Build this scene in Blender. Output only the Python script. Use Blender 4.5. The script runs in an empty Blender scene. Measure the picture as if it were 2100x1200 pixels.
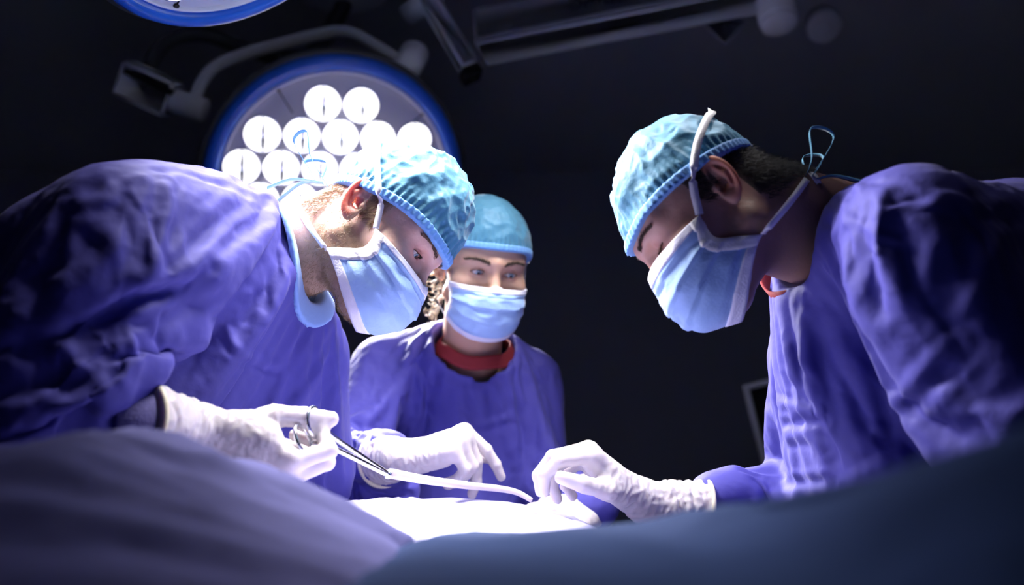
import bpy, math
import numpy as np
from mathutils import Vector, Matrix
sc = bpy.context.scene
rng = np.random.default_rng(7)
# ------------------------------------------------------------------ camera
PITCH = math.radians(15.0); FPX = 35.0 / 36.0 * 2100.0
CAM = np.array([0.0, 0.0, 1.03])
cam_d = bpy.data.cameras.new('camera'); cam = bpy.data.objects.new('camera', cam_d)
sc.collection.objects.link(cam); sc.camera = cam
cam.location = CAM; cam.rotation_euler = (math.pi / 2 + PITCH, 0, 0)
cam_d.lens = 35.0; cam_d.sensor_width = 36.0; cam_d.clip_start = 0.02
cam_d.dof.use_dof = True; cam_d.dof.focus_distance = 1.33; cam_d.dof.aperture_fstop = 2.6
# ------------------------------------------------------------------ world, exposure
w = bpy.data.worlds.new('dark_room'); sc.world = w; w.use_nodes = True
w.node_tree.nodes['Background'].inputs[0].default_value = (0.35, 0.5, 0.8, 1)
w.node_tree.nodes['Background'].inputs[1].default_value = 0.0035
sc.view_settings.view_transform = 'Standard'; sc.view_settings.look = 'None'
sc.view_settings.exposure = 0.15; sc.view_settings.gamma = 1.0; sc.view_settings.use_curve_mapping = False
LAMP_W = dict(back=580.0, top=95.0, side=150.0)     # watts of two theatre lamps (back, top) and the added unseen one (side)
# ------------------------------------------------------------------ frame helpers
AX = np.array([1.0, 0, 0]); AU = np.array([0, -math.sin(PITCH), math.cos(PITCH)]); AF = np.array([0, math.cos(PITCH), math.sin(PITCH)])
def P(px, py, d): return CAM + d * (AF + (px - 1050) / FPX * AX + (600 - py) / FPX * AU)
def D(x, y, z):                                   # direction: right, up, towards the viewer
    v = x * AX + y * AU - z * AF
    return v / np.linalg.norm(v)
def A(*v): return np.array(v, float)
def nrm(v): return v / np.linalg.norm(v)
def frame(f, up):                                 # columns: right, forward, up
    f = nrm(f); r = nrm(np.cross(f, up)); u = np.cross(r, f)
    return np.stack([r, f, u], 1)
# ------------------------------------------------------------------ noise
_perm = rng.permutation(256); _perm = np.concatenate([_perm, _perm, _perm])
_grad = rng.normal(size=(256, 3)); _grad /= np.linalg.norm(_grad, axis=1)[:, None]
def noise(p):
    pi = np.floor(p).astype(np.int64); pf = p - pi; pi &= 255
    u = pf * pf * pf * (pf * (pf * 6 - 15) + 10); out = 0
    for i in (0, 1):
        for j in (0, 1):
            for k in (0, 1):
                g = _grad[_perm[_perm[_perm[pi[:, 0] + i] + pi[:, 1] + j] + pi[:, 2] + k] & 255]
                dd = ((pf - A(i, j, k)) * g).sum(1)
                wt = (u[:, 0] if i else 1 - u[:, 0]) * (u[:, 1] if j else 1 - u[:, 1]) * (u[:, 2] if k else 1 - u[:, 2])
                out = out + wt * dd
    return out * 1.5
def ridged(p): return 1 - 2 * np.minimum(1, np.abs(noise(p)) * 2.0)
# ------------------------------------------------------------------ signed distance shapes
def cap(a, b, ra, rb=None):
    a = np.asarray(a, float); b = np.asarray(b, float); rb = ra if rb is None else rb; ba = b - a; q = max(ba @ ba, 1e-12)
    def f(p):
        t = np.clip((p - a) @ ba / q, 0, 1)
        return np.linalg.norm(p - a - t[:, None] * ba, axis=1) - (ra + (rb - ra) * t)
    return f
def ball(c, r): c = np.asarray(c, float); return lambda p: np.linalg.norm(p - c, axis=1) - r
def ell(c, r, R=None):
    c = np.asarray(c, float); r = np.asarray(r, float)
    def f(p):
        q = p - c
        if R is not None: q = q @ R
        k0 = np.linalg.norm(q / r, axis=1); k1 = np.linalg.norm(q / (r * r), axis=1) + 1e-9
        return k0 * (k0 - 1) / k1
    return f
def smin(a, b, k):
    h = np.clip(.5 + .5 * (b - a) / k, 0, 1); return b + (a - b) * h - k * h * (1 - h)
def smax(a, b, k): return -smin(-a, -b, k)
def blend(items, k):
    def f(p):
        d = None
        for it in items:
            fn, kk = it if isinstance(it, tuple) else (it, k)
            v = fn(p); d = v if d is None else smin(d, v, kk)
        return d
    return f
def chain(pts, rad): return [cap(pts[i], pts[i + 1], rad[i], rad[i + 1]) for i in range(len(pts) - 1)]
def polygonise(fn, lo, hi, h, steps=2):
    lo = np.asarray(lo, float); hi = np.asarray(hi, float); B = 4
    n = (np.ceil((hi - lo) / (h * B)).astype(int) + 1) * B; nb = n // B
    g = np.stack(np.meshgrid(*[np.arange(k) for k in nb], indexing='ij'), -1).reshape(-1, 3)
    dc = fn(lo + (g * B + 1.5) * h * 1.0)
    act = np.abs(dc) < h * B * 1.35
    d = np.repeat(np.repeat(np.repeat(np.where(dc < 0, -1., 1.).reshape(nb), B, 0), B, 1), B, 2)
    off = np.stack(np.meshgrid(*[np.arange(B)] * 3, indexing='ij'), -1).reshape(-1, 3)
    idx = (g[act][:, None, :] * B + off[None]).reshape(-1, 3)
    vals = np.concatenate([fn(lo + c * h) for c in np.array_split(idx, max(1, len(idx) // 400000 + 1))])
    d[idx[:, 0], idx[:, 1], idx[:, 2]] = vals
    s = d < 0
    c = np.zeros(np.array(s.shape) - 1, np.int8)
    for i in (0, 1):
        for j in (0, 1):
            for k in (0, 1): c += s[i:s.shape[0] - 1 + i, j:s.shape[1] - 1 + j, k:s.shape[2] - 1 + k]
    cells = np.argwhere((c > 0) & (c < 8))
    cid = -np.ones(c.shape, np.int64); cid[tuple(cells.T)] = np.arange(len(cells))
    cor = [A(i, j, k).astype(int) for i in (0, 1) for j in (0, 1) for k in (0, 1)]
    acc = np.zeros((len(cells), 3)); cnt = np.zeros(len(cells))
    for a in range(8):
        for b in range(a + 1, 8):
            if np.abs(cor[a] - cor[b]).sum() != 1: continue
            pa = cells + cor[a]; pb = cells + cor[b]
            da = d[tuple(pa.T)]; db = d[tuple(pb.T)]; m = (da < 0) != (db < 0)
            t = np.where(m, da / np.where(m, da - db, 1), 0)
            acc += np.where(m[:, None], pa + t[:, None] * (pb - pa), 0); cnt += m
    V = lo + acc / cnt[:, None] * h
    F = []
    for ax in range(3):
        o = [(ax + 1) % 3, (ax + 2) % 3]
        sl0 = [slice(None)] * 3; sl1 = [slice(None)] * 3; sl0[ax] = slice(0, -1); sl1[ax] = slice(1, None)
        ch = s[tuple(sl0)] != s[tuple(sl1)]
        e = np.argwhere(ch)
        e = e[(e[:, o[0]] > 0) & (e[:, o[1]] > 0) & (e[:, o[0]] < c.shape[o[0]]) & (e[:, o[1]] < c.shape[o[1]])]
        ins = s[tuple(e.T)]
        u = np.zeros(3, int); u[o[0]] = 1; v = np.zeros(3, int); v[o[1]] = 1
        q = np.stack([cid[tuple((e - u - v).T)], cid[tuple((e - v).T)], cid[tuple(e.T)], cid[tuple((e - u).T)]], 1)
        q = np.where(ins[:, None], q, q[:, ::-1]); F.append(q)
    F = np.concatenate(F); F = F[(F >= 0).all(1)]
    for _ in range(steps):                        # settle on the surface
        dv = fn(V); G = grad(fn, V, h * .5)
        V = V - G * np.clip(dv, -h * .5, h * .5)[:, None]
    return V, F
def grad(fn, V, e):
    G = np.stack([fn(V + e * q) - fn(V - e * q) for q in np.eye(3)], 1)
    return G / (np.linalg.norm(G, axis=1)[:, None] + 1e-12)
def vnormals(V, F):
    n = np.cross(V[F[:, 2]] - V[F[:, 0]], V[F[:, 3]] - V[F[:, 1]]); N = np.zeros_like(V)
    for k in range(4): np.add.at(N, F[:, k], n)
    return N / (np.linalg.norm(N, axis=1)[:, None] + 1e-12)
def join(*ms):
    Vs, Fs, o = [], [], 0
    for V, F in ms:
        Vs.append(np.asarray(V, float)); Fs += [tuple(int(i) + o for i in f) for f in F]; o += len(V)
    return np.concatenate(Vs), Fs
# ------------------------------------------------------------------ objects
BASE = {}
def mk(name, geo, mat, parent=None, base=None, smooth=True, attr=None):
    V, F = geo; V = np.asarray(V, float)
    b = BASE[parent.name] if parent is not None else (np.zeros(3) if base is None else np.asarray(base, float))
    me = bpy.data.meshes.new(name)
    if isinstance(F, np.ndarray):
        me.vertices.add(len(V)); me.vertices.foreach_set('co', (V - b).ravel())
        me.loops.add(F.size); me.loops.foreach_set('vertex_index', F.ravel().astype(np.int32))
        me.polygons.add(len(F)); me.polygons.foreach_set('loop_start', np.arange(len(F), dtype=np.int32) * F.shape[1])
        me.update(calc_edges=True); me.validate()
    else: me.from_pydata((V - b).tolist(), [], [tuple(f) for f in F]); me.update()
    me.polygons.foreach_set('use_smooth', np.full(len(me.polygons), smooth))
    if attr:
        for k, vals in attr.items():
            at = me.attributes.new(k, 'FLOAT', 'POINT'); at.data.foreach_set('value', np.asarray(vals, np.float32))
    me.materials.append(mat)
    o = bpy.data.objects.new(name, me); sc.collection.objects.link(o)
    if parent is not None: o.parent = parent
    else: o.location = b
    BASE[o.name] = b
    return o
def empty(name, loc):
    o = bpy.data.objects.new(name, None); sc.collection.objects.link(o); o.location = loc; o.empty_display_size = .05
    BASE[o.name] = np.asarray(loc, float); return o
def tag(o, label=None, cat=None, group=None, kind=None):
    if label: o['label'] = label
    if cat: o['category'] = cat
    if group: o['group'] = group
    if kind: o['kind'] = kind
    return o
def sharp(o, deg=35):
    o.data.set_sharp_from_angle(angle=math.radians(deg)); return o
# ------------------------------------------------------------------ plain meshes
def box(c, s, R=None, bev=0.0):
    c = A(*c); s = A(*s) / 2
    if bev <= 0:
        V = A(*[[x, y, z] for x in (-1, 1) for y in (-1, 1) for z in (-1, 1)]) * s
        F = [(0, 1, 3, 2), (4, 6, 7, 5), (0, 4, 5, 1), (2, 3, 7, 6), (0, 2, 6, 4), (1, 5, 7, 3)]
    else:
        b = min(bev, s.min() * .9); V = []; F = []; ix = {}
        sg = [(x, y, z) for x in (-1, 1) for y in (-1, 1) for z in (-1, 1)]
        for q in sg:
            for ax in range(3):
                v = A(*q) * (s - b); v[ax] = q[ax] * s[ax]; ix[q, ax] = len(V); V.append(v)
        V = np.array(V)
        def fl(q, ax, v): q = list(q); q[ax] = v; return tuple(q)
        for ax in range(3):
            o1, o2 = (ax + 1) % 3, (ax + 2) % 3
            for sgn in (-1, 1):
                qs = []
                for a1, a2 in ((-1, -1), (1, -1), (1, 1), (-1, 1)):
                    q = [0, 0, 0]; q[ax] = sgn; q[o1] = a1; q[o2] = a2; qs.append(ix[tuple(q), ax])
                F.append(tuple(qs if sgn > 0 else qs[::-1]))
            for a1 in (-1, 1):
                for a2 in (-1, 1):
                    q = [0, 0, 0]; q[o1] = a1; q[o2] = a2
                    qa = fl(q, ax, -1); qb = fl(q, ax, 1)
                    f = (ix[qa, o1], ix[qb, o1], ix[qb, o2], ix[qa, o2]); F.append(f if a1 * a2 > 0 else f[::-1])
        for q in sg:
            f = (ix[q, 0], ix[q, 1], ix[q, 2]); F.append(f if q[0] * q[1] * q[2] > 0 else f[::-1])
    if R is not None: V = V @ np.asarray(R).T
    return V + c, F
def perp(t):
    a = A(0, 0, 1) if abs(t[2]) < .9 else A(1, 0, 0)
    u = nrm(np.cross(t, a)); return u, np.cross(t, u)
def tube(pts, r, n=12, closed=False, capped=True):
    pts = np.asarray(pts, float); m = len(pts); r = np.broadcast_to(np.asarray(r, float), (m,))
    T = np.roll(pts, -1, 0) - np.roll(pts, 1, 0) if closed else np.gradient(pts, axis=0)
    T /= np.linalg.norm(T, axis=1)[:, None] + 1e-12
    u, v = perp(T[0]); V = []
    for i in range(m):
        u = u - T[i] * (u @ T[i]); u /= np.linalg.norm(u); v = np.cross(T[i], u)
        a = np.arange(n) * 2 * np.pi / n
        V.append(pts[i] + r[i] * (np.cos(a)[:, None] * u + np.sin(a)[:, None] * v))
    V = np.concatenate(V); F = []
    for i in range(m if closed else m - 1):
        for j in range(n):
            i2 = (i + 1) % m; F.append((i * n + j, i * n + (j + 1) % n, i2 * n + (j + 1) % n, i2 * n + j))
    if capped and not closed: F += [tuple(range(n))[::-1], tuple((m - 1) * n + k for k in range(n))]
    return V, F
def lathe(o, ax, prof, n=48, u=None):              # prof: (radius, height along the axis)
    ax = nrm(np.asarray(ax, float)); 
    if u is None: u, v = perp(ax)
    else: u = nrm(u - ax * (u @ ax)); v = np.cross(ax, u)
    V = []; F = []
    a = np.arange(n) * 2 * np.pi / n; ring = np.cos(a)[:, None] * u + np.sin(a)[:, None] * v
    for r, h in prof: V.append(np.asarray(o) + ring * r + ax * h)
    m = len(prof)
    for i in range(m - 1):
        for j in range(n): F.append((i * n + j, i * n + (j + 1) % n, (i + 1) * n + (j + 1) % n, (i + 1) * n + j))
    F += [tuple(range(n))[::-1], tuple((m - 1) * n + k for k in range(n))]
    return np.concatenate(V), F
def spline(pts, n):
    pts = np.asarray(pts, float); m = len(pts); q = np.concatenate([[2 * pts[0] - pts[1]], pts, [2 * pts[-1] - pts[-2]]])
    t = np.linspace(0, m - 1 - 1e-9, n); i = t.astype(int); f = (t - i)[:, None]
    a, b, c, d = q[i], q[i + 1], q[i + 2], q[i + 3]
    return .5 * ((2 * b) + (c - a) * f + (2 * a - 5 * b + 4 * c - d) * f ** 2 + (3 * b - a - 3 * c + d) * f ** 3)
def ribbon(pts, N, wd, th):                         # a flat strip with thickness along a line, N the outward normals
    pts = np.asarray(pts, float); T = np.gradient(pts, axis=0); T /= np.linalg.norm(T, axis=1)[:, None] + 1e-12
    S = np.cross(T, N); S /= np.linalg.norm(S, axis=1)[:, None] + 1e-12; N2 = np.cross(S, T)
    wd = np.broadcast_to(np.asarray(wd, float), (len(pts),))[:, None]
    V = np.stack([pts - S * wd / 2, pts + S * wd / 2, pts + S * wd / 2 + N2 * th, pts - S * wd / 2 + N2 * th], 1).reshape(-1, 3); F = []
    for i in range(len(pts) - 1):
        for j in range(4): F.append((i * 4 + j, i * 4 + (j + 1) % 4, i * 4 + 4 + (j + 1) % 4, i * 4 + 4 + j))
    e = (len(pts) - 1) * 4; F += [(3, 2, 1, 0), (e, e + 1, e + 2, e + 3)]
    return V, F
def gridmesh(V2):                                   # V2: (n, m, 3)
    n, m = V2.shape[:2]; i = np.arange(n - 1)[:, None] * m + np.arange(m - 1)[None]
    F = np.stack([i, i + m, i + m + 1, i + 1], -1).reshape(-1, 4); return V2.reshape(-1, 3), F
def slab(V2, th):                                   # a sheet with thickness
    V, F = gridmesh(V2); N = vnormals(V, F); n, m = V2.shape[:2]; o = len(V)
    rim = [k for k in range(m)] + [r * m + m - 1 for r in range(1, n)] + [(n - 1) * m + k for k in range(m - 2, -1, -1)] + [r * m for r in range(n - 2, 0, -1)]
    rim = np.array(rim); r2 = np.roll(rim, -1)
    side = np.stack([rim, r2, r2 + o, rim + o], 1)
    return np.concatenate([V + N * th / 2, V - N * th / 2]), np.concatenate([F, F[:, ::-1] + o, side])
# ------------------------------------------------------------------ materials
def mat(name, col, rough=.6, metal=0, sheen=0, sss=0, ssr=(1, .3, .15), emit=None, estr=0, noise_amt=0, nscale=30, bump=0, bscale=200, trans=0, coat=0, spec=.5, col2=None, attr=None, acol=None, ior=1.45, weave=0, stretch=None):
    m = bpy.data.materials.new(name); m.use_nodes = True; nt = m.node_tree; b = nt.nodes['Principled BSDF']; L = nt.links.new
    b.inputs['Base Color'].default_value = (*col, 1); b.inputs['Roughness'].default_value = rough; b.inputs['Metallic'].default_value = metal
    b.inputs['Sheen Weight'].default_value = sheen; b.inputs['Subsurface Weight'].default_value = sss
    b.inputs['Subsurface Radius'].default_value = ssr; b.inputs['Subsurface Scale'].default_value = .012
    b.inputs['Transmission Weight'].default_value = trans; b.inputs['Coat Weight'].default_value = coat; b.inputs['Specular IOR Level'].default_value = spec
    b.inputs['IOR'].default_value = ior
    if emit: b.inputs['Emission Color'].default_value = (*emit, 1); b.inputs['Emission Strength'].default_value = estr
    tc = nt.nodes.new('ShaderNodeTexCoord'); src = tc.outputs['Object']
    if stretch:
        mp = nt.nodes.new('ShaderNodeMapping'); mp.inputs['Scale'].default_value = stretch; L(src, mp.inputs[0]); src = mp.outputs[0]
    cur = None
    if noise_amt or col2:
        n = nt.nodes.new('ShaderNodeTexNoise'); n.inputs['Scale'].default_value = nscale; n.inputs['Detail'].default_value = 5; L(src, n.inputs['Vector'])
        mx = nt.nodes.new('ShaderNodeMix'); mx.data_type = 'RGBA'
        c2 = col2 if col2 else tuple(c * (1 - noise_amt) for c in col)
        mx.inputs[6].default_value = (*col, 1); mx.inputs[7].default_value = (*c2, 1); L(n.outputs['Fac'], mx.inputs[0]); cur = mx.outputs[2]
    if attr:
        for an, ac in zip(attr, acol):
            at = nt.nodes.new('ShaderNodeAttribute'); at.attribute_name = an
            mx = nt.nodes.new('ShaderNodeMix'); mx.data_type = 'RGBA'; L(at.outputs['Fac'], mx.inputs[0])
            if cur: L(cur, mx.inputs[6])
            else: mx.inputs[6].default_value = (*col, 1)
            mx.inputs[7].default_value = (*ac, 1); cur = mx.outputs[2]
    if cur: L(cur, b.inputs['Base Color'])
    if bump:
        n = nt.nodes.new('ShaderNodeTexNoise'); n.inputs['Scale'].default_value = bscale; n.inputs['Detail'].default_value = 4; L(src, n.inputs['Vector'])
        bp = nt.nodes.new('ShaderNodeBump'); bp.inputs['Strength'].default_value = bump; bp.inputs['Distance'].default_value = .002; L(n.outputs['Fac'], bp.inputs['Height']); L(bp.outputs[0], b.inputs['Normal'])
    return m
M = {}
M['gown'] = mat('gown_cotton', (.070, .064, .37), .72, sheen=.05, noise_amt=.18, nscale=14, bump=.35, bscale=90)
M['gown_knit'] = mat('knit_cuff', (.10, .09, .24), .85, bump=.5, bscale=300, stretch=(1, 1, 1))
M['collar'] = mat('collar_binding', (.20, .36, .72), .7, sheen=.2, bump=.3, bscale=150)
M['scrub'] = mat('scrub_red', (.22, .015, .022), .8, bump=.3, bscale=150)
M['cap'] = mat('cap_nonwoven', (.055, .235, .38), .6, sheen=.2, noise_amt=.35, nscale=45, bump=.4, bscale=120, trans=0)
M['band'] = mat('cap_band', (.13, .33, .68), .6, sheen=.2, bump=.3, bscale=150)
M['mask'] = mat('mask_blue', (.33, .52, .86), .65, sheen=.2, noise_amt=.12, nscale=60, bump=.3, bscale=250)
M['hem'] = mat('mask_hem', (.72, .72, .84), .7, bump=.5, bscale=350)
M['strap'] = mat('mask_strap', (.78, .77, .80), .7, bump=.4, bscale=300)
M['glove'] = mat('glove_latex', (.60, .555, .575), .42, sss=.25, ssr=(1, .55, .45), bump=.35, bscale=70, noise_amt=.06, nscale=20, spec=.4)
M['cuffroll'] = mat('glove_roll', (.80, .74, .55), .4, sss=.1)
M['skin'] = mat('skin_fair', (.66, .42, .35), .5, sss=.35, noise_amt=.18, nscale=60, bump=.3, bscale=220, attr=('stubble', 'flush'), acol=((.30, .20, .13), (.55, .12, .08)))
M['skin_w'] = mat('skin_tan', (.60, .37, .27), .45, sss=.3, noise_amt=.1, nscale=40, bump=.15, bscale=200, attr=('stubble', 'flush'), acol=((.3, .2, .15), (.40, .16, .11)))
M['skin_r'] = mat('skin_warm', (.50, .28, .21), .5, sss=.3, noise_amt=.15, nscale=50, bump=.25, bscale=200, attr=('stubble', 'flush'), acol=((.05, .035, .03), (.45, .16, .11)))
M['hair_fair'] = mat('hair_light_brown', (.30, .20, .12), .5); M['hair_dark'] = mat('hair_black', (.012, .010, .009), .45); M['hair_blonde'] = mat('hair_blonde', (.62, .50, .33), .4)
M['brow'] = mat('brow_hair', (.06, .035, .022), .6); M['brow_fair'] = mat('brow_fair', (.16, .09, .06), .6)
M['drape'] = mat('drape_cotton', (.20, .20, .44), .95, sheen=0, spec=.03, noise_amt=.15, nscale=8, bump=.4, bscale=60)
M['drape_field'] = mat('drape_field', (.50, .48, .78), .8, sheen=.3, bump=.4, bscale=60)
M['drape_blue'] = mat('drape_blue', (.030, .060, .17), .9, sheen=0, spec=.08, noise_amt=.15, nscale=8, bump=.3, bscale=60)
M['steel'] = mat('instrument_steel', (.75, .76, .80), .18, metal=1)
M['white'] = mat('lamp_enamel', (.88, .90, .95), .4, coat=.2)
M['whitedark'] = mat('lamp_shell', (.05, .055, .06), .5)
M['blue'] = mat('lamp_blue_rim', (.018, .12, .60), .35, coat=.3)
M['plate'] = mat('lamp_face', (.82, .80, .90), .3, coat=.4)
M['lens'] = mat('lamp_lens', (.9, .9, .92), .15, emit=(1, .98, 1), estr=2.2)
M['chrome'] = mat('chrome', (.85, .86, .9), .08, metal=1)
M['black'] = mat('black_plastic', (.01, .01, .01), .5)
M['boom'] = mat('boom_grey', (.42, .44, .48), .5)
M['ink'] = mat('ink', (.004, .004, .005), .6)
M['wall'] = mat('wall_paint', (.40, .42, .50), .8, noise_amt=.1, nscale=3, bump=.1, bscale=80)
M['ceil'] = mat('ceiling_paint', (.55, .56, .62), .85, bump=.1, bscale=60)
M['floor'] = mat('floor_vinyl', (.06, .07, .08), .4, noise_amt=.2, nscale=6)
M['shoe'] = mat('clog_rubber', (.03, .04, .08), .6); M['trouser'] = mat('scrub_trousers', (.10, .012, .02), .85)
M['pad'] = mat('table_pad', (.015, .015, .018), .6)
def eye_mat():
    m = bpy.data.materials.new('eye'); m.use_nodes = True; nt = m.node_tree; b = nt.nodes['Principled BSDF']; b.inputs['Roughness'].default_value = .08
    at = nt.nodes.new('ShaderNodeAttribute'); at.attribute_name = 'iris'; r = nt.nodes.new('ShaderNodeValToRGB'); cr = r.color_ramp; cr.interpolation = 'LINEAR'
    cr.elements[0].position = 0; cr.elements[0].color = (.01, .01, .012, 1); cr.elements[1].position = 1; cr.elements[1].color = (.62, .55, .53, 1)
    for p_, c_ in ((.20, (.01, .01, .012)), (.24, (.16, .22, .27)), (.42, (.24, .32, .38)), (.50, (.05, .07, .09)), (.56, (.62, .56, .54))):
        e = cr.elements.new(p_); e.color = (*c_, 1)
    nt.links.new(at.outputs['Fac'], r.inputs[0]); nt.links.new(r.outputs[0], b.inputs['Base Color']); return m
M['eye'] = eye_mat()
# ------------------------------------------------------------------ the setting
H = 3.0
def st(name, geo, m): o = mk(name, geo, m, smooth=False); o['kind'] = 'structure'; return o
st('floor', box((0, 1.2, -.05), (7.2, 7.6, .1)), M['floor'])
st('ceiling', box((0, 1.2, H + .05), (7.2, 7.6, .1)), M['ceil'])
st('wall_back', box((0, 4.95, H / 2), (7.0, .1, H)), M['wall'])
st('wall_left', box((-3.55, 1.2, H / 2), (.1, 7.6, H)), M['wall'])
st('wall_right', box((3.55, 1.2, H / 2), (.1, 7.6, H)), M['wall'])
st('wall_front', box((0, -2.55, H / 2), (7.0, .1, H)), M['wall'])
FIELD = A(.02, 1.36, 1.10)
# ------------------------------------------------------------------ theatre lamps
def surgical_lamp(name, c, aim, R, label, watts, yoke=None, upv=A(0, 0, 1), spot=55, radius=.22):
    c = np.asarray(c, float); n = nrm(aim - c); e = empty(name, c); tag(e, label, 'surgical lamp', 'surgical lamps')
    u = nrm(upv - n * (upv @ n)); r = np.cross(u, n)
    mk('housing', lathe(c, n, [(.02, -.10), (R * .45, -.10), (R * .80, -.075), (R * 1.02, -.03), (R * 1.05, 0), (R * 1.0, .004), (R * .9, .004), (.02, .004)], 72), M['whitedark'], e)
    mk('rim', lathe(c, n, [(R * .885, .006), (R * .90, .020), (R * .93, .028), (R * .97, .026), (R * 1.0, .016), (R * 1.01, .004), (R * 1.0, -.012), (R * .95, -.016), (R * .885, -.004), (R * .885, .006)], 96), M['blue'], e)
    mk('rim_highlight_ring', lathe(c, n, [(R * .862, .008), (R * .868, .014), (R * .88, .016), (R * .888, .010), (R * .88, .006), (R * .862, .008)], 96), M['plate'], e)
    mk('face_plate', lathe(c, n, [(.01, .005), (R * .87, .005), (R * .87, .009), (.01, .012)], 72), M['plate'], e)
    s = R * .29; lr = s * .465
    rows = [(2.2, [-.5, .5]), (1.34, [-2, -1, 0, 1, 2]), (.47, [-2.5, -1.5, -.5, .5, 1.5, 2.5]), (-.40, [-2, -1, 0, 1, 2]), (-1.26, [-1.5, -.5, .5, 1.5]), (-2.1, [-1, 0, 1])]
    proto = None; k = 0
    for yy, xs in rows:
        for xx in xs:
            o = c + n * .012 + r * xx * s + u * yy * s
            if proto is None:
                lobes = []                          # two bulging reflector halves with a seam between
                for sg in (-1, 1):
                    vs, fs = [], []; nn = 14; mm = 7
                    for i in range(mm + 1):
                        t = i / mm * np.pi / 2
                        for j in range(nn + 1):
                            a = -np.pi / 2 + j / nn * np.pi
                            rr = lr * .93 * np.cos(t)
                            vs.append(r * sg * (np.cos(a) * rr * .97 + lr * .12) + u * np.sin(a) * rr + n * (.5 * lr * np.sin(t) * (1 - .25 * np.sin(a) * sg)))
                    for i in range(mm):
                        for j in range(nn):
                            a0 = i * (nn + 1) + j; f = (a0, a0 + 1, a0 + nn + 2, a0 + nn + 1); fs.append(f if sg > 0 else f[::-1])
                    lobes.append((vs, fs))
                V, F = join(*lobes); proto = mk('lens', (V + c, F), M['lens'], e)
                bez = mk('lens_bezel', (lambda g: (g[0], g[1]))(lathe(c, n, [(lr * .96, 0), (lr * .96, .006), (lr * 1.03, .006), (lr * 1.06, 0)], 24)), M['chrome'], proto)
                proto.location = o - c
            else:
                l2 = proto.copy(); sc.collection.objects.link(l2); l2.location = o - c
                for ch in (bez,): q = ch.copy(); sc.collection.objects.link(q); q.parent = l2
            k += 1
    # seams of the segmented face
    for a in (.75, 2.15, 3.6, 4.2, 5.3):
        q0 = c + n * .0125 + (r * np.cos(a) + u * np.sin(a)) * R * .66; q1 = c + n * .0105 + (r * np.cos(a) + u * np.sin(a)) * R * .86
        mk('face_seam', tube([q0, q1], .0012, 6), M['black'], e); mk('face_screw', lathe(q1, n, [(.005, 0), (.005, .002), (.003, .003)], 10), M['black'], e)
    mk('sterile_handle', lathe(c, n, [(.035, .005), (.030, .02), (.016, .035), (.018, .09), (.014, .105)], 24), M['white'], e)
    ld = bpy.data.lights.new('lamp_beam', 'SPOT'); lo = bpy.data.objects.new('lamp_beam', ld); sc.collection.objects.link(lo); lo.parent = e
    ld.energy = watts; ld.spot_size = math.radians(spot); ld.spot_blend = .6; ld.shadow_soft_size = radius; ld.color = (1, .96, .97)
    lo.location = n * (.13 + 0.0); lo.rotation_euler = Vector(n).to_track_quat('-Z', 'Y').to_euler()
    return e, n, u, r
L1c = P(690, 378, 2.6)
L1, n1, u1, r1 = surgical_lamp('surgical_lamp', L1c, FIELD, .335, 'lit round surgical lamp with blue rim and many lenses behind the surgeons', LAMP_W['back'], upv=D(-.02, 1, 0), spot=33)
# yoke of the lit lamp
yk = [P(400, 205, 2.72), P(412, 172, 2.74), P(440, 138, 2.76), P(500, 112, 2.78), P(600, 84, 2.8), P(680, 66, 2.8), P(720, 68, 2.78), P(760, 88, 2.74), P(830, 132, 2.66)]
mk('yoke_tube', tube(spline(yk, 60), .0175, 14), M['white'], L1)
def cyl(a, b, r, n=28, bev=.12):
    a = np.asarray(a); b = np.asarray(b); L = np.linalg.norm(b - a); e = r * bev
    return lathe(a, b - a, [(r - e, 0), (r, e), (r, L - e), (r - e, L)], n)
mk('yoke_pivot', cyl(P(822, 158, 2.60), P(852, 108, 2.70), .040), M['white'], L1)
mk('yoke_mount', cyl(P(838, 160, 2.60), P(800, 210, 2.64), .022), M['whitedark'], L1)
mk('yoke_joint', cyl(P(355, 205, 2.72), P(422, 228, 2.72), .034), M['white'], L1)
bR = frame(D(.9, -.42, 0), D(.4, .9, .2))
mk('joint_block', box(P(305, 182, 2.74), (.085, .155, .10), bR, .008), M['white'], L1)
mk('joint_groove', box(P(309, 168, 2.70), (.03, .145, .016), bR, .002), M['black'], L1)
mk('support_tube', tube(spline([P(305, 140, 2.85), P(322, 105, 2.9), P(360, 78, 2.95), P(420, 72, 3.0), P(480, 92, 3.05), P(560, 120, 3.2)], 40), .021, 14), M['whitedark'], L1)
mk('drop_tube', tube(spline([P(560, 120, 3.2), P(640, 110, 3.4), P(700, 20, 3.5), A(P(700, 20, 3.5)[0], P(700, 20, 3.5)[1], H - .06)], 30), .03, 14), M['whitedark'], L1)
mk('ceiling_flange', lathe(A(P(700, 20, 3.5)[0], P(700, 20, 3.5)[1], H), A(0, 0, -1), [(.16, 0), (.16, .03), (.10, .06), (.04, .08)], 32), M['white'], L1)
L2c = P(480, -208, 1.42)
L2, n2, u2, r2_ = surgical_lamp('surgical_lamp', L2c, A(.12, 1.16, 1.15), .226, 'unlit-looking blue-rimmed surgical lamp cut off by the top edge of the picture', LAMP_W['top'], spot=84, radius=.17)
L2['label'] = 'blue-rimmed surgical lamp cut off by the top edge of the picture'
q = L2c - n2 * .1
mk('hanging_arm', tube(spline([q, q + A(0, .06, .12), A(q[0], q[1] + .15, 2.45), A(q[0], q[1] + .15, H - .05)], 24), .025, 14), M['white'], L2)
mk('ceiling_flange', lathe(A(q[0], q[1] + .15, H), A(0, 0, -1), [(.12, 0), (.12, .03), (.05, .06)], 32), M['white'], L2)
L3c = A(.20, 1.10, 2.35)
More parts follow.
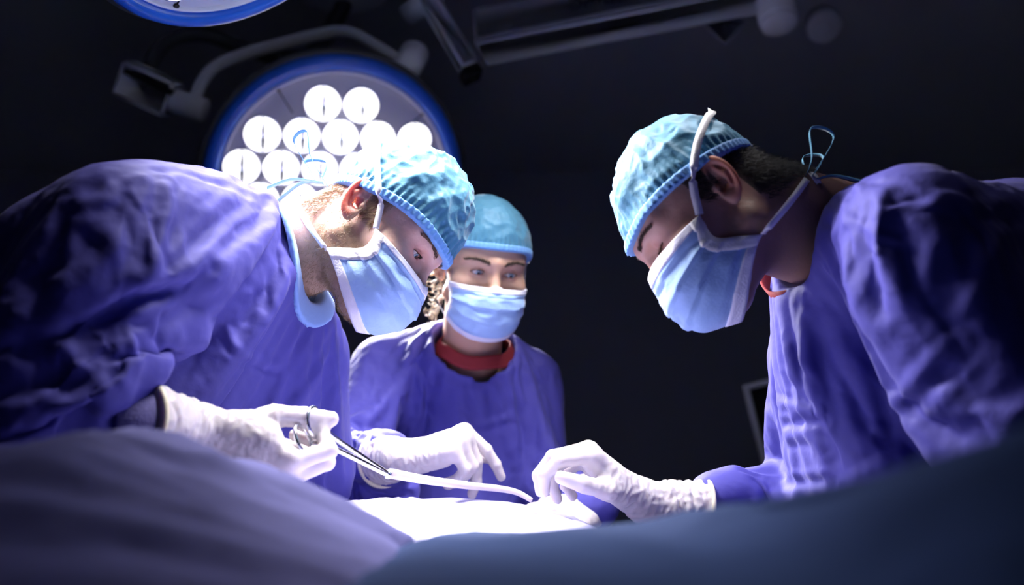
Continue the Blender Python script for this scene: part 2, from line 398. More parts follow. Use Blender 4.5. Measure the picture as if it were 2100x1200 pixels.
L3, n3, u3, r3 = surgical_lamp('surgical_lamp', L3c, A(-.20, 1.40, 1.20), .335, 'added third blue-rimmed surgical lamp, unseen above the table, lighting the left surgeon', LAMP_W['side'], spot=52)  # added lamp out of view, put in to light the left surgeon's chest
q = L3c - n3 * .1
mk('hanging_arm', tube(spline([q, q + A(.05, -.08, .12), A(q[0] + .1, q[1] - .15, 2.78), A(q[0] + .1, q[1] - .15, H - .05)], 24), .025, 14), M['white'], L3)
mk('ceiling_flange', lathe(A(q[0] + .1, q[1] - .15, H), A(0, 0, -1), [(.12, 0), (.12, .03), (.05, .06)], 32), M['white'], L3)
# ------------------------------------------------------------------ ceiling boom
a0, a1 = P(985, 108, 2.9), P(1560, -2, 2.75)
bm = empty('ceiling_boom', A(a1[0] + .1, a1[1], H)); tag(bm, 'pale horizontal ceiling boom arm with a round joint above the right surgeon', 'boom arm')
fw = nrm(a1 - a0); RB = frame(fw, A(0, 0, 1))
Lb = np.linalg.norm(a1 - a0); mid = (a0 + a1) / 2
mk('arm_beam', box(mid + RB[:, 2] * .060, (.125, Lb, .105), RB, .008), M['boom'], bm)  # darker grey than the underside: the side's shade is put into its colour
mk('arm_underside_lit', box(mid, (.135, Lb, .020), RB, .006), M['white'], bm)  # white slab: light bounced up from the field, put into the colour
jc = P(1598, 45, 2.72); jt = P(1580, -30, 2.78)
mk('joint_drum', cyl(jc, jt + (jt - jc) * .3, .056, 36), M['white'], bm)
mk('joint_cap', lathe(jc, jc - jt, [(.050, 0), (.052, .006), (.046, .012), (.01, .014)], 36), M['white'], bm)
mk('joint_knob', lathe(P(1690, 55, 2.95), D(-.1, -.5, .8), [(.02, -.05), (.05, -.05), (.053, 0), (.046, .012), (.03, .008), (.02, .015), (.005, .016)], 32), M['boom'], bm)
mk('side_plate', box(P(1487, 48, 2.95), (.09, .02, .09), frame(D(.3, .1, -1), D(.7, .7, 0)), .004), M['boom'], bm)
top = jt + (jt - jc) * .3
mk('drop_post', tube([top, A(a1[0] + .1, top[1] + .03, top[2] + .12), A(a1[0] + .1, a1[1], H)], .045, 16), M['whitedark'], bm)
lR = np.stack([fw, RB[:, 2], -RB[:, 0] if (RB[:, 0] @ AF) > 0 else RB[:, 0]], 1)
cu = bpy.data.curves.new('arm_lettering', 'FONT'); cu.body = 'Dr.Mach'; cu.size = .05; cu.extrude = .0005; cu.align_x = 'CENTER'; cu.align_y = 'CENTER'
tmp = bpy.data.objects.new('lettering_source', cu); sc.collection.objects.link(tmp); bpy.context.view_layer.update()
tme = bpy.data.meshes.new_from_object(tmp.evaluated_get(bpy.context.evaluated_depsgraph_get())); bpy.data.objects.remove(tmp)
tme.materials.clear(); tme.materials.append(M['ink'])
to = bpy.data.objects.new('arm_lettering', tme); sc.collection.objects.link(to); to.parent = bm
pos = a0 + fw * Lb * .46 + RB[:, 2] * .055 + lR[:, 2] * .0635 - BASE[bm.name]
to.matrix_local = Matrix([[*lR[0], pos[0]], [*lR[1], pos[1]], [*lR[2], pos[2]], [0, 0, 0, 1]])
b0, b1 = P(872, -12, 2.9), P(962, 140, 2.85)
ba = empty('support_arm', A(b0[0], b0[1], H)); tag(ba, 'thin slanting support arm hanging from the ceiling beside the lit lamp', 'support arm')
mk('strut', box((b0 + b1) / 2, (.05, np.linalg.norm(b1 - b0), .055), frame(b1 - b0, D(.3, .1, 1)), .006), M['white'], ba)
mk('strut_end', box(P(966, 152, 2.85), (.056, .035, .06), frame(b1 - b0, D(.3, .1, 1)), .004), M['black'], ba)
mk('cross_bar', tube([P(835, 32, 2.95), P(895, -15, 2.9)], .034, 16), M['white'], ba)
mk('hanger', tube([b0, A(b0[0], b0[1], H)], .03, 14), M['whitedark'], ba)
# equipment frame at the far right
fr = empty('equipment_stand', A(P(1600, 800, 3.2)[0], P(1600, 800, 3.2)[1], 0)); tag(fr, 'dim grey tubular frame of an equipment stand behind the right surgeon', 'stand')
f1, f2, f3 = P(1640, 768, 3.1), P(1530, 795, 3.1), P(1578, 990, 3.1)
f4 = f3 + (f1 - f2) * 1.6; f1 = f2 + (f1 - f2) * 1.6
mk('frame_bar', tube([f1, f2, f3, f4, f1], .014, 10), M['white'], fr)
mc = (f1 + f3) / 2
mk('panel', box(mc + A(0, .03, 0), (np.linalg.norm(f1 - f2) * .98, .02, np.linalg.norm(f3 - f2) * .98), np.stack([nrm(f1 - f2), np.cross(nrm(f2 - f3), nrm(f1 - f2)), nrm(f2 - f3)], 1)), M['black'], fr)
mk('post', tube([A(mc[0], mc[1] + .05, mc[2]), A(mc[0], mc[1] + .05, .05)], .025, 12), M['whitedark'], fr)
mk('foot_plate', lathe(A(mc[0], mc[1] + .05, 0), A(0, 0, 1), [(.28, 0), (.28, .03), (.05, .06)], 32), M['whitedark'], fr)
# ------------------------------------------------------------------ people: heads
def head_local(eye=(.004, .004), jaw=1.0, female=False):
    """x: the person's right, y: forward, z: up; the origin sits between the ears at eye height"""
    def ear(sx):
        c = A(sx * .079, -.014, -.006); n = nrm(A(sx * 1.0, .42, 0)); b = nrm(A(sx * .42, -1.0, -.22)); b = nrm(b - n * (b @ n)); u = np.cross(n, b) * (1 if np.cross(n, b)[2] > 0 else -1)
        R = np.stack([b, u, n], 1)
        def f(p):
            q = (p - c) @ R / .92; x, y, z = q.T
            el = np.sqrt((x / .0175) ** 2 + (y / .031) ** 2)
            plate = np.maximum((el - 1) * .016, np.abs(z + .001) - .0028)
            rim = np.sqrt(((el - .92) * .0185) ** 2 + (z - .003) ** 2) - .0034
            rim = np.maximum(rim, -x - .013)
            d = smin(plate, rim, .003)
            lobe = np.sqrt((x + .003) ** 2 + ((y + .027) * .8) ** 2 + (z * 1.5) ** 2) - .0085
            d = smin(d, lobe, .004)
            anti = cap((.004, -.012, .002), (.007, .004, .003), .0030, .0035)(q); d = smin(d, anti, .003)
            anti2 = cap((.007, .004, .003), (.001, .017, .002), .0032, .002)(q); d = smin(d, anti2, .003)
            con = ell((-.003, -.006, .003), (.0085, .0115, .0075))(q); d = smax(d, -con, .002)
            tra = np.linalg.norm(q - A(-.0125, -.007, .002), axis=1) - .0045; d = smin(d, tra, .003)
            root = cap((-.008, 0, -.008), (-.006, -.005, -.002), .011, .006)(q)
            d = smin(d, np.maximum(root, -con), .004)
            return d * .92
        return f
    ears = [ear(-1), ear(1)]
    k = .92 if female else 1.0; br = .72 if female else 1.0
    soft = blend([
        ell((0, -.004, .030), (.0765, .086, .085)), (ell((0, .030, .012), (.064, .064, .062)), .03),
        (ell((0, .028, -.040), (.060 * k, .060, .072)), .03),
        (cap((-.056 * jaw * k, -.006, -.062), (-.018, .062, -.102), .018, .018), .025), (cap((.056 * jaw * k, -.006, -.062), (.018, .062, -.102), .018, .018), .025),
        (ell((0, .068, -.100), (.022, .020, .018)), .02),
        (ell((-.046, .058, -.026), (.024, .026, .020)), .02), (ell((.046, .058, -.026), (.024, .026, .020)), .02),
        (cap((-.050, .066, .022), (-.012, .084, .017), .010 * br, .011 * br), .016), (cap((.050, .066, .022), (.012, .084, .017), .010 * br, .011 * br), .016),
        (cap((0, .087, .010), (0, .091, .018), .010), .012),
        (cap((0, .089, .006), (0, .108, -.030), .0075, .0095), .012), (ball((0, .110, -.034), .0115), .008),
        (ball((-.013, .098, -.036), .0085), .006), (ball((.013, .098, -.036), .0085), .006),
        (ell((0, .088, -.066), (.026, .012, .010)), .012)], .03)
    zu, zl = eye
    def f(p):
        d = soft(p)
        for sx in (-1, 1):
            sock = ell((sx * .031, .098, -.001), (.019, .015, .0115))(p); d = smax(d, -sock, .012)
        for sx in (-1, 1):
            ec = A(sx * .031, .0735, -.001); q = p - ec
            d = smin(d, np.linalg.norm(q, axis=1) - .0143, .005)
            x = np.abs(q[:, 0]); wv = np.maximum(0, 1 - (x / .0138) ** 2)
            slit = np.maximum(np.maximum(-zl * wv - q[:, 2], q[:, 2] - zu * wv), np.maximum(.004 - q[:, 1], np.linalg.norm(q, axis=1) - .022))
            slit = np.maximum(slit, x - .0138)
            d = smax(d, -slit, .0012)
            cz = (zu + .0050) * wv + .0012; crease = np.where(q[:, 1] > .002, np.sqrt((np.linalg.norm(q, axis=1) - .0150) ** 2 + (q[:, 2] - cz) ** 2) - .0008, 1.0) + 10 * np.maximum(0, x - .0125); d = smax(d, -crease, .002)
        for e in ears: d = smin(d, e(p), .003)
        return d
    return f, soft
def strands(P0, N, dirs, length, r, curl=0, seg=3, jit=.3):
    """short three-sided hairs that leave the surface along dirs"""
    n = len(P0); Dv = dirs + rng.normal(size=(n, 3)) * jit; Dv /= np.linalg.norm(Dv, axis=1)[:, None]
    L = length * rng.uniform(.6, 1.2, n)[:, None]; B = np.cross(Dv, N); B /= np.linalg.norm(B, axis=1)[:, None] + 1e-9; C = np.cross(B, Dv)
    V = []; 
    for s in range(seg):
        t = s / seg; ctr = P0 + Dv * L * t + C * curl * (t * t) * L; rr = r * (1 - .6 * t)
        for a in range(3): V.append(ctr + rr * (math.cos(a * 2.094) * B + math.sin(a * 2.094) * C))
    V.append(P0 + Dv * L + C * curl * L); V = np.stack(V, 1); m = V.shape[1]; base = np.arange(n)[:, None] * m; Fs = []
    tri = []
    for s in range(seg - 1):
        for a in range(3):
            b = (a + 1) % 3; tri += [(s * 3 + a, s * 3 + b, s * 3 + 3 + b), (s * 3 + a, s * 3 + 3 + b, s * 3 + 3 + a)]
    for a in range(3): tri.append((seg * 3 - 3 + a, seg * 3 - 3 + (a + 1) % 3, seg * 3))
    F = (base[:, None, :] + np.array(tri)[None]).reshape(-1, 3)
    return V.reshape(-1, 3), F
class Head:
    def __init__(s, o, R, sc_=1.0, **kw):
        s.R = R; s.s = sc_; s.o = np.asarray(o, float); s.loc, s.soft = head_local(**kw); s.eye = kw.get('eye', (.004, .004))
    def w(s, q): return s.o + (np.asarray(q, float) * s.s) @ s.R.T
    def l(s, p): return (p - s.o) @ s.R / s.s
    def sdf(s, p): return s.loc(s.l(p)) * s.s
def shrink(pts, fn, gap, n=50):
    q = spline(pts, n)
    for _ in range(12):
        d = fn(q); G = grad(fn, q, .002); q = q + G * np.maximum(0, gap - d)[:, None]
    for _ in range(2):
        q[1:-1] = (q[:-2] + 2 * q[1:-1] + q[2:]) / 4; d = fn(q); G = grad(fn, q, .002); q = q + G * np.maximum(0, gap - d)[:, None]
    return q, grad(fn, q, .002)
def build_person(base, label, hd, nb, nr, inner, skin, cap_front=.045, cap_back=-.035, cap_fwd=.1, cap_h=1.0, cap_amp=.0028, capw=1.0,
                 stub=None, flush=None, brow='brow', gaze=(0, 1, -.3), cap_bag=0.0, eyes=True, cap_seed=0, mask_gap=0.0, cap_y=0.0, cap_ry=.0965, mask_top=-.018, edges=None, bot_y=.092, lash=-.1):
    """the body is one mesh: head, neck and everything under the clothes"""
    S = hd.s; hf = hd.sdf
    neck = blend([cap(hd.w((0, -.028, -.045)), nb, nr, nr * 1.08), (cap(hd.w((0, -.040, -.02)), nb + (hd.w((0, -.03, 0)) - hd.w((0, 0, 0))), nr * .8, nr * .9), .03)], .03)
    def full(p): return smin(hf(p), neck(p), .018)
    ctr = hd.w((0, 0, 0)); pts = np.stack([ctr, nb]); lo = pts.min(0) - .155; hi = pts.max(0) + .155
    lo = np.minimum(ctr - .16, nb - .08); hi = np.maximum(ctr + .16, nb + .08)
    V, F = polygonise(full, lo, hi, .0022)
    lv = hd.l(V)
    st_ = stub(lv) if stub else np.zeros(len(V)); fl = np.zeros(len(V))
    earm = np.clip((np.abs(lv[:, 0]) - .079) / .004, 0, 1) * (np.abs(lv[:, 2]) < .05) * (lv[:, 1] < .01) * (lv[:, 1] > -.06)
    eyr = np.exp(-((np.abs(lv[:, 0]) - .031) ** 2 / .018 ** 2 + (lv[:, 2] - .001) ** 2 / .011 ** 2)) * (lv[:, 1] > .05)
    fl = np.clip(earm * .75 + eyr * .55, 0, 1)
    Vi, Fi = polygonise(inner, *inner.bounds, .02)
    body = mk('person', join((V, F), (Vi, Fi)), skin, base=base, attr={'stubble': np.concatenate([st_, np.zeros(len(Vi))]), 'flush': np.concatenate([fl, np.zeros(len(Vi))])})
    tag(body, label, 'person', 'surgical team')
    # eyes
    if eyes:
        for sx in (-1, 1):
            c = hd.w((sx * .031, .0735, -.001)); r = .0122 * S; g = hd.R @ nrm(A(*gaze))
            th = np.linspace(0, np.pi, 22); u, v = perp(g); ph = np.arange(28) * 2 * np.pi / 28
            VV = np.concatenate([c + r * (np.cos(t) * g + np.sin(t) * (np.cos(ph)[:, None] * u + np.sin(ph)[:, None] * v)) for t in th])
            FF = [(i * 28 + j, i * 28 + (j + 1) % 28, i * 28 + 28 + (j + 1) % 28, i * 28 + 28 + j) for i in range(21) for j in range(28)]
            mk('eye', (VV, FF), M['eye'], body, attr={'iris': np.repeat(np.clip(th / 1.0, 0, 1), 28)})
    # eyebrows and lashes
    N = vnormals(V, F)
    for sx in (-1, 1):
        nb_ = 300; t = rng.uniform(0, 1, nb_); x = sx * (.013 + .042 * t); z = .0175 + .007 * np.sin(t * 2.5) - .0035 * t + rng.normal(size=nb_) * .0013 * (1.2 - t)
        q = np.stack([x, np.full(nb_, .13), z], 1); wv = hd.w(q); f_ = hd.R[:, 1]
        for _ in range(24): wv = wv - f_ * np.clip(full(wv) - .0002, -.01, .01)[:, None]
        n_ = grad(full, wv, .001); dr = hd.R @ A(sx, -.25, .35); dr = dr / np.linalg.norm(dr)
        mk('eyebrow', strands(wv, n_, np.tile(dr, (nb_, 1)) + n_ * .12, .0070, .00036, 0, 3, .2), M[brow], body)
        zu = hd.eye[0]; t = np.linspace(-1, 1, 70); xl = t * .0132; zl_ = zu * np.maximum(0, 1 - (xl / .0138) ** 2); yl = np.sqrt(np.maximum(1e-6, .0141 ** 2 - xl ** 2 - zl_ ** 2))
        p0 = hd.w(np.stack([sx * .031 + xl, .0735 + yl, -.001 + zl_], 1)); dl = np.stack([xl * 30, np.full(70, .8), np.full(70, lash)], 1); dl = (dl / np.linalg.norm(dl, axis=1)[:, None]) @ hd.R.T
        mk('eyelashes', strands(p0, np.tile(hd.R[:, 2], (70, 1)), dl, .0055, .00032, .2, 3, .12), M['brow'], body)
    # ---- cap
    soft = hd.soft
    ch = cap_h
    outer = blend([ell((0, -.004 + cap_y, .034), (.0845 * capw, cap_ry, .090 * ch)), (ell((0, -.030 - cap_bag + cap_y, .050), (.076 * capw, .070, .070 * ch)), .03)], .04)
    outer0 = outer; outer = lambda q: smin(outer0(q), soft(q) - .0065, .008)
    pn = nrm(A(0, -(cap_front - cap_back), cap_fwd + .10)); pc = A(0, cap_fwd, cap_front)
    def plane(q): return -((q - pc) @ pn) - .010 * np.clip(1 - (np.abs(q[:, 0]) / .08) ** 2, 0, 1) * np.clip(q[:, 1] / .09, 0, 1)
    sd = cap_seed
    def wr(q):
        a = ridged(q * A(26, 14, 30) + sd) * .6 + ridged(q * 55 + sd + 5) * .32 + noise(q * 11 + sd) * 1.1 + ridged(q * A(14, 30, 14) + 9 + sd) * .55
        edge = np.clip(1.4 - (-plane(q)) / .03, 0, 1); ang = np.arctan2(q[:, 0], q[:, 1])
        return cap_amp * a * (1 - .6 * edge) + cap_amp * .45 * edge * np.sin(ang * 58 + 3 * noise(q * 30))
    def capf(p):
        q = hd.l(p); o = outer(q) - wr(q); pl = plane(q)
        d = smax(o, pl, .003); d = smax(d, -(np.minimum(soft(q), 1) - .0012), .001)
        return d * S * .8
    c0 = hd.w((0, -.02, .04)); V2, F2 = polygonise(capf, c0 - .165, c0 + .165, .0024, 1)
    capo = mk('surgical_cap', (V2, F2), M['cap'], body)
    def bandf(p):
        q = hd.l(p); o = outer(q) - .0022 - .0008 * np.sin(np.arctan2(q[:, 0], q[:, 1]) * 70); pl = plane(q)
        d = np.maximum(np.maximum(o, pl - .001), -pl - .0105); return np.maximum(d, -(outer(q) + .009)) * S * .8
    V3, F3 = polygonise(bandf, c0 - .165, c0 + .165, .0020, 1)
    mk('cap_band', (V3, F3), M['band'], capo)
    # ---- mask
    vs = np.linspace(0, 1, 45); us = np.linspace(-1, 1, 61); g = mask_gap
    cen = spline(A([0, .113, mask_top], [0, .128, -.042], [0, .132, -.070], [0, .122 + g * .5, -.100], [0, bot_y + g, -.128 - g * .3]), 45)
    edg = spline(A(*edges) if edges else A([.0735, .040, -.028], [.070, .053, -.047], [.068, .057, -.060], [.068, .048, -.076], [.066, .026 + g * .3, -.098]), 45)
    G3 = np.zeros((45, 61, 3)); pl3 = lambda v: np.where((v > .2) & (v < .9), ((v - .2) / .7 * 3.0) % 1.0, .5)
    for i, v in enumerate(vs):
        a = us * np.pi / 2; x = edg[i, 0] * np.sign(us) * np.abs(np.sin(a)) ** .92; cy = np.abs(np.cos(a)) ** .85
        y = edg[i, 1] + (cen[i, 1] - edg[i, 1]) * cy; z = edg[i, 2] + (cen[i, 2] - edg[i, 2]) * np.cos(a) ** 1.15
        pleat = (pl3(np.full(61, v) + .05 * np.abs(us)) - .5) * .0068 * (.35 + .65 * np.abs(us) ** .7) * (np.abs(us) < .96)
        rad = np.stack([x * 1.2, y + .02, z * 0], 1); rad /= np.linalg.norm(rad, axis=1)[:, None]
        wv = noise(np.stack([x * 40, y * 40, z * 40 + sd * 3], 1)) * .0022 + ridged(np.stack([x * 22 + sd, y * 22, z * 60], 1)) * .0009
        G3[i] = np.stack([x, y, z], 1) + rad * (pleat + wv)[:, None]
    # keep the mask outside the face
    flat = G3.reshape(-1, 3)
    for _ in range(6):
        d = soft(flat); flat = flat + grad(soft, flat, .002) * np.maximum(0, .0022 - d)[:, None]
    G3 = flat.reshape(45, 61, 3); W3 = hd.w(flat).reshape(45, 61, 3)[::-1]
    mo = mk('face_mask', slab(W3, .0012), M['mask'], body)
    W3 = W3[::-1]
    for nm, rows in (('top_hem', slice(0, 6)), ('bottom_hem', slice(40, 45))):
        V4, F4 = slab(W3[rows][::-1], .0030); mk(nm, (V4, F4), M['hem'], mo)
    for cols in (slice(0, 4), slice(57, 61)):
        V4, F4 = slab(W3[:, cols][::-1], .0034); mk('side_binding', (V4, F4), M['strap'], mo)
    def outside(p): return np.minimum(np.minimum(full(p), capf(p)), hd.s * .9 * (outer(hd.l(p)) - .003) + 1e9 * (plane(hd.l(p)) > 0))
    hd.mask = W3; hd.outside = outside; hd.full = full; hd.capf = capf; hd.V = V; hd.N = N; hd.body = body; hd.capo = capo; hd.masko = mo; hd.plane = plane
    return body
def strap(hd, sx, top, path, wd=.0085):
    i0 = 0 if top else 44; j = 60 if sx > 0 else 0
    p0 = hd.mask[i0, j]; pts = [p0] + [hd.w(q) for q in path]
    q, n_ = shrink(pts, hd.outside, .0016)
    return mk('mask_strap', ribbon(q, n_, wd, .0008), M['strap'], hd.masko)
def hair_patch(hd, name, sel, count, length, r, dirl, matname, jit=.35, up=.5):
    lv = hd.l(hd.V); idx = np.nonzero(sel(lv))[0]
    if len(idx) == 0: return
    idx = rng.choice(idx, count); p0 = hd.V[idx] + rng.normal(size=(count, 3)) * .0008
    dr = np.tile(hd.R @ nrm(A(*dirl)), (count, 1)) + hd.N[idx] * up
    o = mk(name, strands(p0 - hd.N[idx] * .001, hd.N[idx], dr, length, r, -.15, 3, jit), M[matname], hd.body); o['kind'] = 'stuff'; return o
# ------------------------------------------------------------------ hands
FING = dict(index=((-.025, .090, .003), (.043, .026, .021), (.0098, .0088, .0080, .0068)), middle=((-.003, .094, .006), (.047, .030, .021), (.0100, .0090, .0082, .0070)),
            ring=((.018, .088, .003), (.043, .028, .021), (.0096, .0086, .0078, .0066)), little=((.036, .078, -.003), (.034, .021, .018), (.0085, .0077, .0070, .0060)))
def glove(name, wrist, ydir, zdir, left, flex, thumb, parent, scale=1.0, cuff=None, seed=0, cuff_r=.036, cuff_len=.075, label=None, wrinkle=.0006):
    y = nrm(ydir); z = nrm(zdir - y * (zdir @ y)); x = np.cross(y, z); R = np.stack([x * (-1 if left else 1), y, z], 1)
    parts = []; 
    palm = []
    for f, (b, L, r) in FING.items():
        b = A(*b); palm.append(cap((b[0] * .55, .012, -.004), b + A(0, -.004, -.002), .0155, .0118))
    palm.append(cap((-.018, .022, -.012), (-.030, .055, -.013), .016, .012)); palm.append(cap((.02, .02, -.012), (.030, .06, -.013), .014, .012))
    palm.append(ell((0, .055, -.006), (.034, .045, .0125)))
    palm = blend(palm, .014)
    fings = []; tips = {}
    for f, (b, L, r) in FING.items():
        a = flex[f]; p = A(*b); ang = 0; sp = math.radians(a[3] if len(a) > 3 else 0); pts = [p - A(0, .006, .001), p]
        for k in range(3):
            ang += math.radians(a[k]); d = A(math.sin(sp) * math.cos(ang), math.cos(sp) * math.cos(ang), -math.sin(ang)); p = p + d * L[k]; pts.append(p)
        fings.append(blend(chain(pts, [r[0] * 1.05, r[0] * 1.06, r[1] * 1.03, r[2], r[3]]), .003)); tips[f] = pts
    tp = [A(-.018, .018, -.010)]
    for d, L in zip(thumb, (.045, .034, .028)): tp.append(tp[-1] + nrm(A(*d)) * L)
    fings.append(blend(chain(tp, [.0155, .0120, .0104, .0085]), .004)); tips['thumb'] = tp
    wr_ = cap((0, .012, -.003), (0, -.03, -.003), .026, .027)
    w_l = ell((0, -.004, -.003), (.030, .034, .021))
    cuffd = A(0, -1, 0) if cuff is None else nrm((np.asarray(cuff) - wrist) @ R)
    ce = A(0, -.012, -.003) + cuffd * cuff_len
    cf = cap((0, -.012, -.003), ce, .0285, cuff_r)
    def f(p):
        q = (p - wrist) @ R / scale
        d = palm(q); d = smin(d, w_l(q), .016)
        for i, g in enumerate(fings):
            d = smin(d, g(q), .007 if i < 4 else .010) if True else d
        fd = None
        t = np.clip((q - A(0, -.012, -.003)) @ cuffd / cuff_len, 0, 1)
        c2 = cf(q) + .0018 * ridged(np.stack([t * 6 + seed, q[:, 0] * 30, q[:, 2] * 30], 1)) * np.clip(t * 3, 0, 1)
        c2 = np.maximum(c2, (q - ce) @ cuffd)
        d = smin(d, c2, .012)
        d = d - wrinkle * ridged(q * A(70, 130, 70) + seed) * np.clip(1 - (q[:, 1] - .05) / .05, 0.25, 1)
        return d * scale
    allp = np.concatenate([np.array(v) for v in tips.values()] + [A(0, -.03, 0)[None], ce[None]]) * scale @ R.T + wrist
    V, F = polygonise(f, allp.min(0) - .05, allp.max(0) + .05, .0024, 1)
    o = mk(name, (V, F), M['glove'], parent)
    if label: o['label'] = label
    # rolled bead at the end of the cuff
    W = lambda q: wrist + (np.asarray(q) * scale) @ R.T
    u, v = perp(R @ cuffd); cw = W(ce); a = np.arange(40) * 2 * np.pi / 40
    mk('cuff_roll', tube(cw + (cuff_r * scale + .0005) * (np.cos(a)[:, None] * u + np.sin(a)[:, None] * v), .0032, 8, closed=True), M['cuffroll'], o)
    return o, {k: [W(q) for q in v] for k, v in tips.items()}, cw
# ------------------------------------------------------------------ gowns
def dist_poly(V, pts):
    best = np.full(len(V), 1e9)
    for a, b in zip(pts[:-1], pts[1:]):
        ba = b - a; t = np.clip((V - a) @ ba / (ba @ ba + 1e-12), 0, 1); best = np.minimum(best, np.linalg.norm(V - a - t[:, None] * ba, axis=1))
    return best
def pick(V, px, py, rad=9):
    q = V - CAM; d = q @ AF; x = 1050 + (q @ AX) / d * FPX; y = 600 - (q @ AU) / d * FPX
    r2 = (x - px) ** 2 + (y - py) ** 2; m = np.nonzero(r2 < rad * rad)[0]
    if len(m) == 0: m = np.argsort(r2)[:3]
    return V[m[np.argmin(d[m])]]
def gown(fn, lo, hi, h, folds, parent, seed=0, amp=1.0, grain=None, pins=None, frames=17, slack=.12, gap=.019, waist=.80, post=()):
    """the gown above the waist is draped by the cloth solver over the body it hides; the skirt hangs below"""
    lo = np.asarray(lo, float).copy(); lo2 = lo.copy(); lo[2] = waist - .06
    up_ = lambda p: np.maximum(fn(p), waist - p[:, 2])
    V, F = polygonise(up_, lo, hi, h); Vc, Fc = polygonise(lambda p: up_(p) + gap, lo, hi, .018)
    N = vnormals(V, F)
    def ridges(V, N, fl, soft_=True):
        disp = np.zeros(len(V))
        for pts, am, wd in fl:
            L_ = np.array([pick(V, *p) for p in spline(A(*[list(p) for p in pts]), max(2, 4 * len(pts)))])
            for _ in range(4): L_[1:-1] = (L_[:-2] + 2 * L_[1:-1] + L_[2:]) / 4
            d = dist_poly(V, L_); t = d / wd
            taper = np.clip(np.minimum(np.linalg.norm(V - L_[0], axis=1), np.linalg.norm(V - L_[-1], axis=1)) / (wd * 2.5), .15, 1)
            disp += am * (np.exp(-t * t) if soft_ else np.exp(-1.3 * t)) * taper - am * .35 * np.exp(-((t - 1.9) / .8) ** 2) * taper
        return disp
    q = V if grain is None else V @ grain
    V = V + N * (ridges(V, N, folds) + .0008 * amp * noise(q * A(13, 4, 11) + seed))[:, None]
    def raw(nm, V, F):
        me = bpy.data.meshes.new(nm); me.from_pydata(V.tolist(), [], F.tolist()); me.update(); o = bpy.data.objects.new(nm, me); sc.collection.objects.link(o); return o
    oc = raw('cloth_collider', Vc, Fc); oc.modifiers.new('c', 'COLLISION'); oc.collision.thickness_outer = .004; oc.collision.cloth_friction = 8; oc.collision.damping = .5
    og = raw('cloth_source', V, F)
    w_ = pins(V) | (V[:, 2] < waist + .03); vg = og.vertex_groups.new(name='pin'); vg.add(np.nonzero(w_)[0].tolist(), 1.0, 'REPLACE')
    md = og.modifiers.new('cloth', 'CLOTH'); s = md.settings; s.quality = 3; s.mass = .25; s.tension_stiffness = 25; s.compression_stiffness = 10; s.shear_stiffness = 4; s.bending_stiffness = .2; s.air_damping = 2.0
    s.tension_damping = 5; s.compression_damping = 5; s.shear_damping = 5; s.vertex_group_mass = 'pin'; s.pin_stiffness = 1.0; s.shrink_min = -slack; s.shrink_max = -slack
    cs = md.collision_settings; cs.use_collision = True; cs.distance_min = .004; cs.use_self_collision = False; cs.collision_quality = 1
    md.point_cache.frame_start = 1; md.point_cache.frame_end = frames; sc.frame_start = 1; sc.frame_end = frames
    for f in range(1, frames + 1): sc.frame_set(f)
    def grab(o):
        me = o.evaluated_get(bpy.context.evaluated_depsgraph_get()).to_mesh(); R_ = np.empty(len(me.vertices) * 3); me.vertices.foreach_get('co', R_)
        L_ = np.empty(len(me.loops), np.int32); me.loops.foreach_get('vertex_index', L_); return R_.reshape(-1, 3), L_
    R_, _l = grab(og)
    bad = ~np.isfinite(R_).all(1) | (np.linalg.norm(R_ - V, axis=1) > .25); R_[bad] = V[bad]
    bpy.data.objects.remove(og); bpy.data.objects.remove(oc); sc.frame_set(1)
    o = raw('smooth_source', R_, F); ss = o.modifiers.new('s', 'SUBSURF'); ss.levels = 2; ss.render_levels = 2
    V2, F2 = grab(o); F2 = F2.reshape(-1, 4); bpy.data.objects.remove(o)
    N2 = vnormals(V2, F2); q = V2 if grain is None else V2 @ grain
    def cr(s_): n_ = noise(s_); return 1 - 2.2 * np.sqrt(n_ * n_ + .004)
    wp = np.stack([noise(V2 * 6 + 31 + seed), noise(V2 * 6 + 57 + seed), noise(V2 * 6 + 83 + seed)], 1) * .06
    V2 = V2 + N2 * (ridges(V2, N2, post) + amp * (.0010 * cr((q + wp) * A(26, 9, 20) + seed) + .0005 * cr((q + wp) * A(52, 26, 44) + seed)))[:, None]
    go = mk('gown', (V2, F2), M['gown'], parent)
    lo2[2] = .34; hi2 = np.asarray(hi, float).copy(); hi2[2] = waist + .06
    V3, F3 = polygonise(lambda p: np.maximum(np.maximum(fn(p), .36 - p[:, 2]), p[:, 2] - waist - .02), lo2, hi2, .014); N3 = vnormals(V3, F3); c3 = V3.mean(0); an = np.arctan2(V3[:, 1] - c3[1], V3[:, 0] - c3[0])
    k3 = np.clip((waist - V3[:, 2]) / .2, 0, 1) * (np.abs(N3[:, 2]) < .8); V3 = V3 + N3 * (k3 * (.012 * np.sin(an * 17 + 2 * noise(V3 * 3)) + .008 * np.sin(an * 29)))[:, None]
    mk('gown_skirt', (V3, F3), M['gown'], go)
    return go
def collar_ring(c, n_, a, b, u, wd, flare, m, parent, name, th=.003, wob=.004, start=0, seed=0):
    n_ = nrm(n_); u = nrm(u - n_ * (u @ n_)); v = np.cross(n_, u); t = np.linspace(0, 2 * np.pi, 73); rows = []
    for k in range(6):
        s = k / 5; rr = 1 + flare * s
        rows.append(c - n_ * wd * s + rr * (a * np.cos(t)[:, None] * u + b * np.sin(t)[:, None] * v) + n_ * (wob * np.sin(2 * t + seed) + wob * .5 * np.sin(5 * t + seed))[:, None])
    return mk(name, slab(np.array(rows), th), m, parent)
